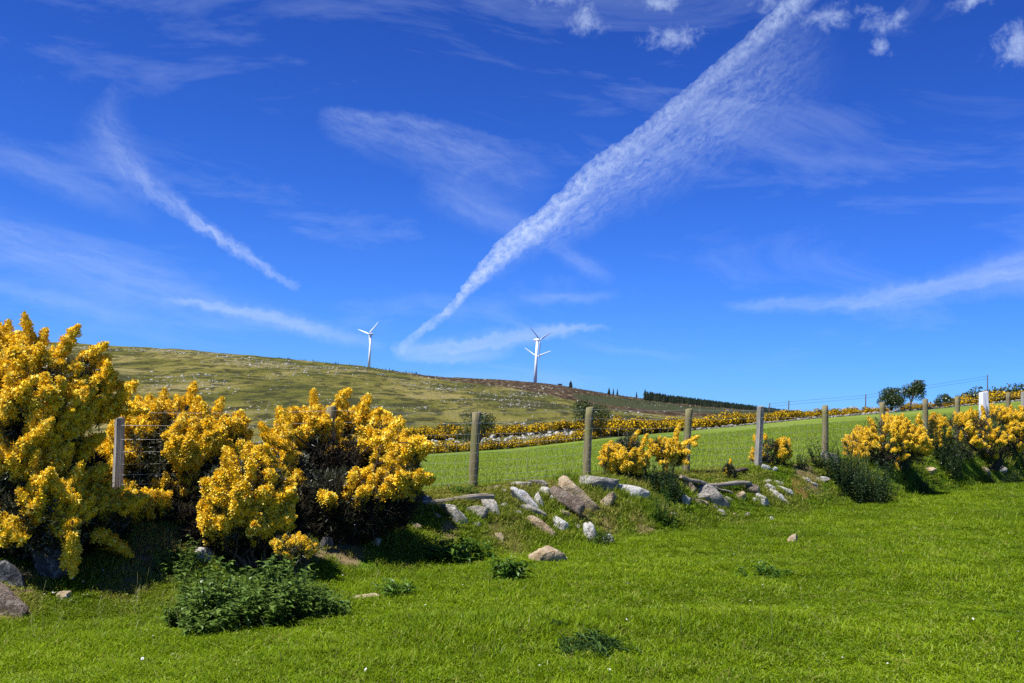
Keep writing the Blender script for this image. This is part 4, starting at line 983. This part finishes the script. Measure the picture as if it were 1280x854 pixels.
# ------------------------------------------------------------------ trees
def broad_tree(label, px, py, Y, wpx, hpx, seed, trunk=0.3, lean=0.0, mat='hawthorn', n=2600, name='hawthorn_tree', nl=9, leaf=0.20):
    r = np.random.default_rng(seed)
    s = se(px, py)[0]; g = np.array([s * Y, Y, float(height(s, Y))]); k = Y / FPX; w, h = wpx * k, hpx * k
    root = empty(name, g, label, 'tree')
    th = h * trunk; tip = np.array([lean * h * .5, 0, h * .75])
    parts = [tube_tri(np.array([[0, 0, -.2], [lean * th * .3, 0, th * .6], [lean * th * .8, 0, th * 1.1], tip]), [h * .035, h * .028, h * .02, h * .006], 7)]
    C = []
    for i in range(nl):
        a = r.uniform(0, 6.28); q = r.uniform(.2, 1) ** .5
        c = np.array([math.cos(a) * q * w * .36 + lean * h * .3, math.sin(a) * q * w * .36, th + (h - th) * r.uniform(.22, .82)])
        C.append(c)
        st = np.array([lean * th * .5, 0, th * r.uniform(.5, 1.0)])
        parts.append(tube_tri(np.array([st, st * .5 + c * .5 + r.normal(size=3) * .1, c]), [h * .014, h * .009, h * .004], 5, False))
    V, F = join(parts); link('trunk', fast_mesh('trunk', V, F, [MAT['treebark']]), root)
    C = np.array(C); RR = r.uniform(.20, .29, nl) * (w + h) * .5
    li = r.integers(0, nl, n); d = norm(r.normal(size=(n, 3))); P = C[li] + d * (RR[li] * r.uniform(.5, 1.08, n))[:, None] * np.array([1, 1, .8])
    P[:, 2] = np.clip(P[:, 2], th * .7, h * 1.02)
    a = norm(r.normal(size=(n, 3))); b = norm(np.cross(a, d + r.normal(size=(n, 3)) * .6)); sz = r.uniform(.6, 1.2, (n, 1)) * leaf
    V = np.stack([P - a * sz * .5, P - b * sz * .3, P + a * sz * .5, P + b * sz * .3], 1).reshape(-1, 3)
    vv = np.repeat(np.clip(r.normal(.5, .22, n), 0, 1), 4)
    link('crown', fast_mesh('crown', V, np.arange(4 * n).reshape(-1, 4), [MAT[mat]], None, False, {'v': vv}), root)
    return root
broad_tree('hawthorn behind the leaning round post at the far wall', 597, 560, 121, 50, 50, 1, .12, n=3600)
broad_tree('dark hawthorn behind the second round post at the field corner', 739, 556, 123, 46, 52, 2, .10, n=3600)
broad_tree('dome-shaped dark hawthorn on the skyline at right', 1114, 522, 134, 34, 36, 3, .08, nl=12, n=5200)
broad_tree('windswept hawthorn with bare trunk on the skyline at right', 1137, 521, 133, 27, 38, 4, .36, .22, nl=8, n=3600)
broad_tree('small round bush in the hedge right of the windswept tree', 1178, 511, 136, 24, 18, 5, .06, name='hawthorn_bush', nl=7, n=1400)

def conifer_geo(r, h, w, tiers=7):
    parts = []
    for i in range(tiers):
        z0 = h * (0.06 + 0.90 * i / tiers); rad = w * .5 * (1 - i / tiers) ** .8 * r.uniform(.85, 1.15) + .02 * w; n = 7
        a = np.linspace(0, 2 * np.pi, n, endpoint=False) + r.uniform(0, 1); rr = rad * r.uniform(.7, 1.2, n)
        V = np.vstack([np.stack([np.cos(a) * rr, np.sin(a) * rr, np.full(n, z0 - h * .02) + r.uniform(-.02, .02, n) * h], -1), [[0, 0, z0 + h * .24]]])
        V[-1, 2] = min(V[-1, 2], h)
        parts.append((V, np.stack([np.arange(n), (np.arange(n) + 1) % n, np.full(n, n)], -1)))
    return join(parts)
def conifer(label, px, py, hpx, wpx, seed, dY=0.99, group='lone spruces on the far ridge'):
    r = np.random.default_rng(seed); s = se(px, py)[0]; Y = float(Yc(s)) * dY; g = np.array([s * Y, Y, float(height(s, Y))]); k = Y / FPX
    root = empty('spruce_tree', g, label, 'tree', group); h, w = hpx * k, wpx * k
    V, F = conifer_geo(r, h, w); link('crown', fast_mesh('crown', V, F, [MAT['conifer']], None, False, {'v': r.uniform(size=len(V))}), root)
    V, F = tube_tri(np.array([[0, 0, -1], [0, 0, h * .5], [0, 0, h * .8]]), [w * .06, w * .04, w * .01], 5); link('trunk', fast_mesh('trunk', V, F, [MAT['treebark']]), root)
conifer('squat dark spruce on the ridge right of the turbines', 713, 487, 9, 7, 1)
conifer('leftmost spruce of the far ridge trio', 761, 494, 9, 5, 2)
conifer('middle spruce of the far ridge trio', 766.5, 494.5, 9, 2.6, 3)
conifer('rightmost spruce of the far ridge trio', 771.5, 495.5, 9, 2.8, 4)
conifer('lone thin spruce left of the dark plantation', 795.5, 498.5, 8, 3.4, 5)
conifer('tall spruce at the left end of the dark plantation', 806, 500, 13, 6, 6)
def wood(name, label, n, pxr, yfr, hpx, seed, kmin=.6):
    r = np.random.default_rng(seed); parts = []; vv = []
    for i in range(n):
        px = r.uniform(*pxr); s = se(px, 500)[0]; Y = float(Yc(s)) * r.uniform(*yfr); k = Y / FPX; h = hpx(px) * k * r.uniform(kmin, 1.15)
        V, F = conifer_geo(r, h, h * r.uniform(.35, .55), 4); parts.append((V + np.array([s * Y, Y, float(height(s, Y)) - .3]), F)); vv += [r.uniform()] * len(V)
    V, F = join(parts); c = V.mean(0); c[2] = V[:, 2].min()
    return tag(link(name, fast_mesh(name, V - c, F, [MAT['conifer']], None, False, {'v': vv}), None, c), label, 'wood', kind='stuff')
wood('spruce_plantation', 'dark spruce plantation along the far ridge', 2600, (806, 1010), (.80, 1.03), lambda p: 9.5 - (p - 806) * .028, 11, .6)
wood('young_spruces', 'young spruces scattered below the dark plantation', 700, (716, 900), (.45, .97), lambda p: 2.2, 12)
wood('skyline_spruces', 'sparse young spruces along the moor skyline', 110, (335, 548), (.985, 1.01), lambda p: 3.2 if p < 520 else 2.0, 13, .3)

# hut, far fence posts on the skyline
s = se(700, 481)[0]; Y = 1530.0; g = np.array([s * Y, Y, float(height(s, Y))])
hut = empty('hut', g, 'tiny flat-roofed hut on the ridge right of the turbines', 'hut')
def box(sx, sy, sz, z=0):
    V = np.array([[x, y, zz] for zz in (z, z + sz) for x, y in ((-sx, -sy), (sx, -sy), (sx, sy), (-sx, sy))], float) * np.array([.5, .5, 1])
    return V, np.array([[0, 3, 2, 1], [4, 5, 6, 7], [0, 1, 5, 4], [1, 2, 6, 5], [2, 3, 7, 6], [3, 0, 4, 7]])
link('wall', fast_mesh('wall', *box(5.2, 3, 2.2), [MAT['brown']], None, False), hut)
link('roof', fast_mesh('roof', *box(6.6, 4, .7, 2.2), [MAT['sheet']], None, False), hut)
ff = []
for px, Y, h in ((962, 136, 1.9), (986, 137, 2.0), (1082, 139, 2.1), (1234, 146, 3.6)):
    s = se(px, 505)[0]; ff.append((s * Y, Y, float(height(s, Y)), h))
ff = np.array(ff)
far_fence = empty('far_fence', ff[0][:3], 'thin dark posts and wire on the skyline behind the long gorse hedge', 'fence')
for x, y, z, h in ff:
    V, F = tube_tri(np.array([[0, 0, -.2], [0, 0, h * .5], [0, 0, h + .6]]), [.07, .065, .06], 6); link('post', fast_mesh('post', V, F, [MAT['treebark']]), far_fence, np.array([x, y, z]) - ff[0][:3])
for hh in (0.1, .45):
    P = np.array([[x, y, z + h + hh] for x, y, z, h in ff]) - ff[0][:3]; V, F = tube_tri(P, np.full(len(P), .012), 4); link('wire', fast_mesh('wire', V, F, [MAT['treebark']]), far_fence)

# rocks strewn on the moor
r = np.random.default_rng(77); parts = []
cand = 52000
sx = r.uniform(-.5, .22, cand); uy = r.uniform(0, 1, cand); ye, yc = Ye(sx), Yc(sx)
Yr = ye + 6 + (yc * .985 - ye) * uy ** 1.7; Xr = sx * Yr
dn = fbm2(Xr * .030, Yr * .009 + 4, 4) * 1.3 + fbm2(Xr * .16, Yr * .04, 3) * 0.7
px_, py_ = project(np.stack([Xr, Yr, height(sx, Yr)], -1))
bias = 0.16 * np.exp(-((uy - .72) / .3) ** 2) - 0.24 * sstep((px_ - 520) / 60) * sstep((np.interp(px_, HB[:, 0], HB[:, 1]) - py_) / 6)
keep = (dn + bias + r.normal(size=cand) * .10) > .25
keep |= r.uniform(size=cand) < .012
sx, Yr, Xr = sx[keep][:9000], Yr[keep][:9000], Xr[keep][:9000]; Zr = height(sx, Yr)
for x, y, z in zip(Xr, Yr, Zr):
    a = min(r.lognormal(-2.05, .55), .7) * (0.55 + y / 800)
    P = ICO1_V * np.array([a * r.uniform(.8, 1.5), a, a * r.uniform(.5, .9)]) * (1 + .35 * (r.uniform(size=(len(ICO1_V), 1)) - .5))
    parts.append((P + np.array([x, y, z + a * .2]), ICO1_F))
V, F = join(parts); c = V.mean(0); c[2] = V[:, 2].min()
tag(link('moor_rocks', fast_mesh('moor_rocks', V - c, F, [MAT['moorrock']], None, False), None, c), 'pale rocks strewn over the moor hillside', 'rocks', kind='stuff')

# ------------------------------------------------------------------ wind turbines
def turbine(label, px, pyhub, Y, H, blade, axis_dir, angs):
    hub = at_depth(px, pyhub, Y); s = hub[0] / Y; zg = float(height(s, Y))
    b = np.array([hub[0], Y, zg]); H = hub[2] - zg
    root = empty('wind_turbine', b, label, 'wind turbine', 'wind turbines on the ridge')
    ax = norm(np.array([*axis_dir, 0.0])); side = np.array([-ax[1], ax[0], 0]); up = np.array([0, 0, 1.0])
    tower_c = -ax * 4.2
    V, F = tube_tri(np.array([[0, 0, -3], [0, 0, H * .5], [0, 0, H - 1.2]]) + tower_c, [2.3, 1.8, 1.35], 20); link('tower', fast_mesh('tower', V, F, [MAT['turbine']]), root)
    q = np.linspace(-9.0, 1.2, 8) - 1.2; rad = np.array([.8, 1.5, 1.75, 1.85, 1.85, 1.8, 1.6, 1.2])
    V, F = tube_tri(ax[None] * q[:, None] + up * H, rad, 14); link('nacelle', fast_mesh('nacelle', V, F, [MAT['turbine']]), root)
    V, F = tube_tri(ax[None] * np.array([-.2, .6, 1.4, 2.0])[:, None] + up * H, [1.3, 1.3, .9, .2], 14); link('hub', fast_mesh('hub', V, F, [MAT['turbine']]), root)
    c0 = ax * .6 + up * H
    for a in angs:
        rdir = side * -math.cos(R(a)) * (1 if ax[1] > 0 else -1) * -1 + up * math.sin(R(a))
        if (rdir @ _r) * math.cos(R(a)) < 0: rdir = rdir - 2 * (rdir @ side) * side
        ch = np.cross(ax, rdir); st = [(0, .6, .6), (.08, .7, .6), (.22, 1.45, .42), (.5, 1.05, .28), (.8, .7, .18), (.97, .42, .1), (1, .15, .05)]
        Vs = []
        for u, cw, tk in st:
            tw = R(20 * (1 - u)); cd = ch * math.cos(tw) + ax * math.sin(tw); nd = np.cross(rdir, cd); p = c0 + rdir * u * blade
            for k in range(8):
                an = k / 8 * 2 * math.pi; Vs.append(p + cd * math.cos(an) * cw + nd * math.sin(an) * tk)
        idx = np.arange(len(st) * 8).reshape(len(st), 8); nx = np.roll(idx, -1, 1)
        F = tri(np.stack([idx[:-1], nx[:-1], nx[1:], idx[1:]], -1).reshape(-1, 4))
        link('blade', fast_mesh('blade', np.array(Vs), F, [MAT['turbine']]), root)
    return root
turbine('left wind turbine standing alone on the moor skyline', 461.5, 417.5, 1900, 57, 29, (-.62, -.78), (44, 163, 280))
turbine('taller nearer turbine of the overlapping pair on the ridge', 674.5, 425.0, 1520, 57, 29, (.80, -.60), (28, 149, 271))
turbine('lower farther turbine of the overlapping pair on the ridge', 671.0, 446.0, 2050, 57, 29, (-.10, -.995), (25, 146, 266))

# ------------------------------------------------------------------ grass: one tuft mesh per variant, scattered by geometry nodes
def tuft(seed, nb, h, spread, w, mat, droop=.5):
    r = np.random.default_rng(seed); V, F, hh, bb, o = [], [], [], [], 0
    for i in range(nb):
        a = r.uniform(0, 6.28); rr = math.sqrt(r.uniform()) * spread; b = np.array([math.cos(a) * rr, math.sin(a) * rr, -0.01])
        L = h * r.uniform(.5, 1.15); d = np.append(r.normal(size=2) * droop * .5, 1.0); d /= np.linalg.norm(d)
        out = norm(np.append(r.normal(size=2), 0)); side = norm(np.cross(out, [0, 0, 1.0])) * w * r.uniform(.7, 1.3)
        m_ = b + d * L * .55 + out * L * .10 * droop; tp = b + d * L * .9 + out * L * r.uniform(.2, .6) * droop - np.array([0, 0, L * .12 * droop])
        V += [b - side, b + side, m_ + side * .8, m_ - side * .8, tp]; F += [[o, o + 1, o + 2], [o, o + 2, o + 3], [o + 3, o + 2, o + 4]]; hh += [0, 0, .6, .6, 1]; bb += [r.uniform()] * 5; o += 5
    return fast_mesh('grass_tuft', np.array(V), np.array(F), [MAT[mat]], None, False, {'h': hh, 'b': bb})
def scatter(name, label, pts, rot, scl, idx, dry, meshes, cat='grass'):
    col = bpy.data.collections.new(name + '_tufts')
    for i, me in enumerate(meshes):
        o = bpy.data.objects.new('%s_tuft_%02d' % (name, i), me); col.objects.link(o)
    me = bpy.data.meshes.new(name); me.vertices.add(len(pts)); me.vertices.foreach_set('co', np.asarray(pts, np.float32).ravel())
    for nm, ty, arr in (('rot', 'FLOAT_VECTOR', rot), ('scl', 'FLOAT_VECTOR', scl)):
        a = me.attributes.new(nm, ty, 'POINT'); a.data.foreach_set('vector', np.asarray(arr, np.float32).ravel())
    a = me.attributes.new('idx', 'INT', 'POINT'); a.data.foreach_set('value', np.asarray(idx, np.int32))
    a = me.attributes.new('dry', 'FLOAT', 'POINT'); a.data.foreach_set('value', np.asarray(dry, np.float32))
    o = link(name, me); tag(o, label, cat, kind='stuff')
    ng = bpy.data.node_groups.new(name, 'GeometryNodeTree')
    ng.interface.new_socket('Geometry', in_out='INPUT', socket_type='NodeSocketGeometry'); ng.interface.new_socket('Geometry', in_out='OUTPUT', socket_type='NodeSocketGeometry')
    G = NT(ng); gi = G.add('NodeGroupInput'); go = G.add('NodeGroupOutput')
    na = lambda nm, ty: G.add('GeometryNodeInputNamedAttribute', {'Name': nm}, data_type=ty).outputs[0]
    ci = G.add('GeometryNodeCollectionInfo', {'Separate Children': True, 'Reset Children': True}); ci.inputs['Collection'].default_value = col
    iop = G.add('GeometryNodeInstanceOnPoints', {'Points': gi.outputs[0], 'Instance': ci.outputs[0], 'Pick Instance': True, 'Instance Index': na('idx', 'INT'),
                'Rotation': G.add('FunctionNodeEulerToRotation', {0: na('rot', 'FLOAT_VECTOR')}).outputs[0], 'Scale': na('scl', 'FLOAT_VECTOR')})
    ng.links.new(iop.outputs[0], go.inputs[0])
    md = o.modifiers.new('scatter', 'NODES'); md.node_group = ng
    return o
TUF = [tuft(1, 26, .065, .080, .0036, 'grass', 1.2), tuft(2, 26, .055, .085, .0038, 'grass', 1.4), tuft(3, 24, .085, .07, .0034, 'grass', 1.2), tuft(4, 28, .042, .09, .0040, 'grass', 1.5), tuft(5, 18, .12, .05, .0032, 'grass', 1.1)]
r = np.random.default_rng(5)
N = 105000
s = r.uniform(-.60, .60, N); v = r.uniform(0, 1, N); Y = 4.6 + (Yf(s) + .3 - 4.6) * v
X = s * np.maximum(Y, 5.5)
dm = np.maximum(dirt_mask(X, Y, 'd'), dirt_mask(X, Y, 'r'))
keep = r.uniform(size=N) > dm * .62
for bx, by, br in stone_pts: keep &= ~((X - bx) ** 2 + (Y - by) ** 2 < (br * .8) ** 2)
for bx, by, br in bush_pts: keep &= ~(((X - bx) ** 2 + (Y - by) ** 2 < br ** 2) & (r.uniform(size=N) < .75))
s, X, Y, dm = s[keep], X[keep], Y[keep], dm[keep]; n = len(X); Z = hxy(X, Y)
q = (Yf(s) - Y) * .7; bank = sstep(1 - (q - .2) / 2.2)
patch = fbm2(X * .8, Y * .8, 4); long_ = fbm2(X * .5 + 31, Y * .5 + 8, 4)
hs = (0.85 + 2.0 * np.clip(patch, -.25, .4)) * r.uniform(.75, 1.25, n) * (1 + .9 * np.clip(long_ - .06, 0, .3) * 3) * (1 + .9 * bank * np.clip(.4 + 3 * fbm2(X * 1.7 + 3, Y * 1.7, 3), 0, 1.2))
ws = (0.95 + Y * .022) * r.uniform(.85, 1.15, n)
dry = np.clip(bank * (0.40 + 2.4 * fbm2(X * 1.3 + 5, Y * 1.3, 3)), 0, .9) + dm * .5 + (r.uniform(size=n) < .06) * .6
scatter('pasture_grass', 'short bright green pasture grass in the foreground', np.stack([X, Y, Z], -1),
        np.stack([r.normal(size=n) * .12, r.normal(size=n) * .12, r.uniform(0, 6.28, n)], -1), np.stack([ws, ws, ws * hs], -1), r.choice(5, n, p=[.3, .25, .2, .2, .05]), np.clip(dry, 0, 1), TUF)
FT = [tuft(11, 22, .11, .14, .005, 'field_grass', .5), tuft(12, 22, .09, .16, .005, 'field_grass', .7), tuft(13, 18, .14, .12, .005, 'field_grass', .5)]
N = 60000
s = r.uniform(-.56, .56, N); v = r.uniform(0, 1, N); Y = Yf(s) * (np.minimum(Ye(s), 80) / Yf(s)) ** v + .02; X = s * Y; Z = height(s, Y)
ws = (.8 + Y * .012) * r.uniform(.8, 1.2, N); hs = (.9 + 1.0 * fbm2(X * .3, Y * .3, 3)) * (1 / (1 + Y * .006))
scatter('field_grass', 'even paler green grass of the field beyond the fence', np.stack([X, Y, Z], -1), np.stack([r.normal(size=N) * .1, r.normal(size=N) * .1, r.uniform(0, 6.28, N)], -1),
        np.stack([ws, ws, ws * hs], -1), r.integers(0, 3, N), (r.uniform(size=N) < .05) * .5, FT)

# dry stalks and daisies
parts, vv = [], []
for i in range(150):
    px, py = (r.uniform(30, 260), r.uniform(735, 800)) if i < 60 else (r.uniform(0, 1280), r.uniform(640, 850))
    g = ground(px, py); h = r.uniform(.10, .24); d = np.append(r.normal(size=2) * .3, 1.0); e = g + d * h
    V, F = tube_tri(np.array([g, (g + e) / 2 + r.normal(size=3) * .01, e]), [.0010, .0009, .0016], 3, False); parts.append((V, F)); vv += [r.uniform()] * len(V)
V, F = join(parts); tag(link('grass_stalks', fast_mesh('grass_stalks', V, F, [MAT['straw']], None, True, {'v': vv})), 'pale thin seed stalks standing in the near grass', 'grass', kind='stuff')
parts = []
for i in range(60):
    px, py = r.uniform(0, 1280), r.uniform(635, 850)
    if i < 14: px, py = r.uniform(30, 110), r.uniform(725, 760)
    g = ground(px, py) + np.array([0, 0, r.uniform(.04, .07)]); a = np.linspace(0, 2 * np.pi, 8, endpoint=False); rd = r.uniform(.006, .012)
    tl = r.normal(size=2) * .4
    V = np.vstack([np.stack([np.cos(a) * rd, np.sin(a) * rd, np.cos(a) * rd * tl[0] + np.sin(a) * rd * tl[1]], -1), [[0, 0, .004]]]) + g
    parts.append((V, np.vstack([np.stack([np.arange(8), (np.arange(8) + 1) % 8, np.full(8, 8)], -1)])))
V, F = join(parts); tag(link('daisies', fast_mesh('daisies', V, F, [MAT['daisy']], None, False)), 'tiny white daisies dotted through the pasture', 'daisies', kind='stuff')
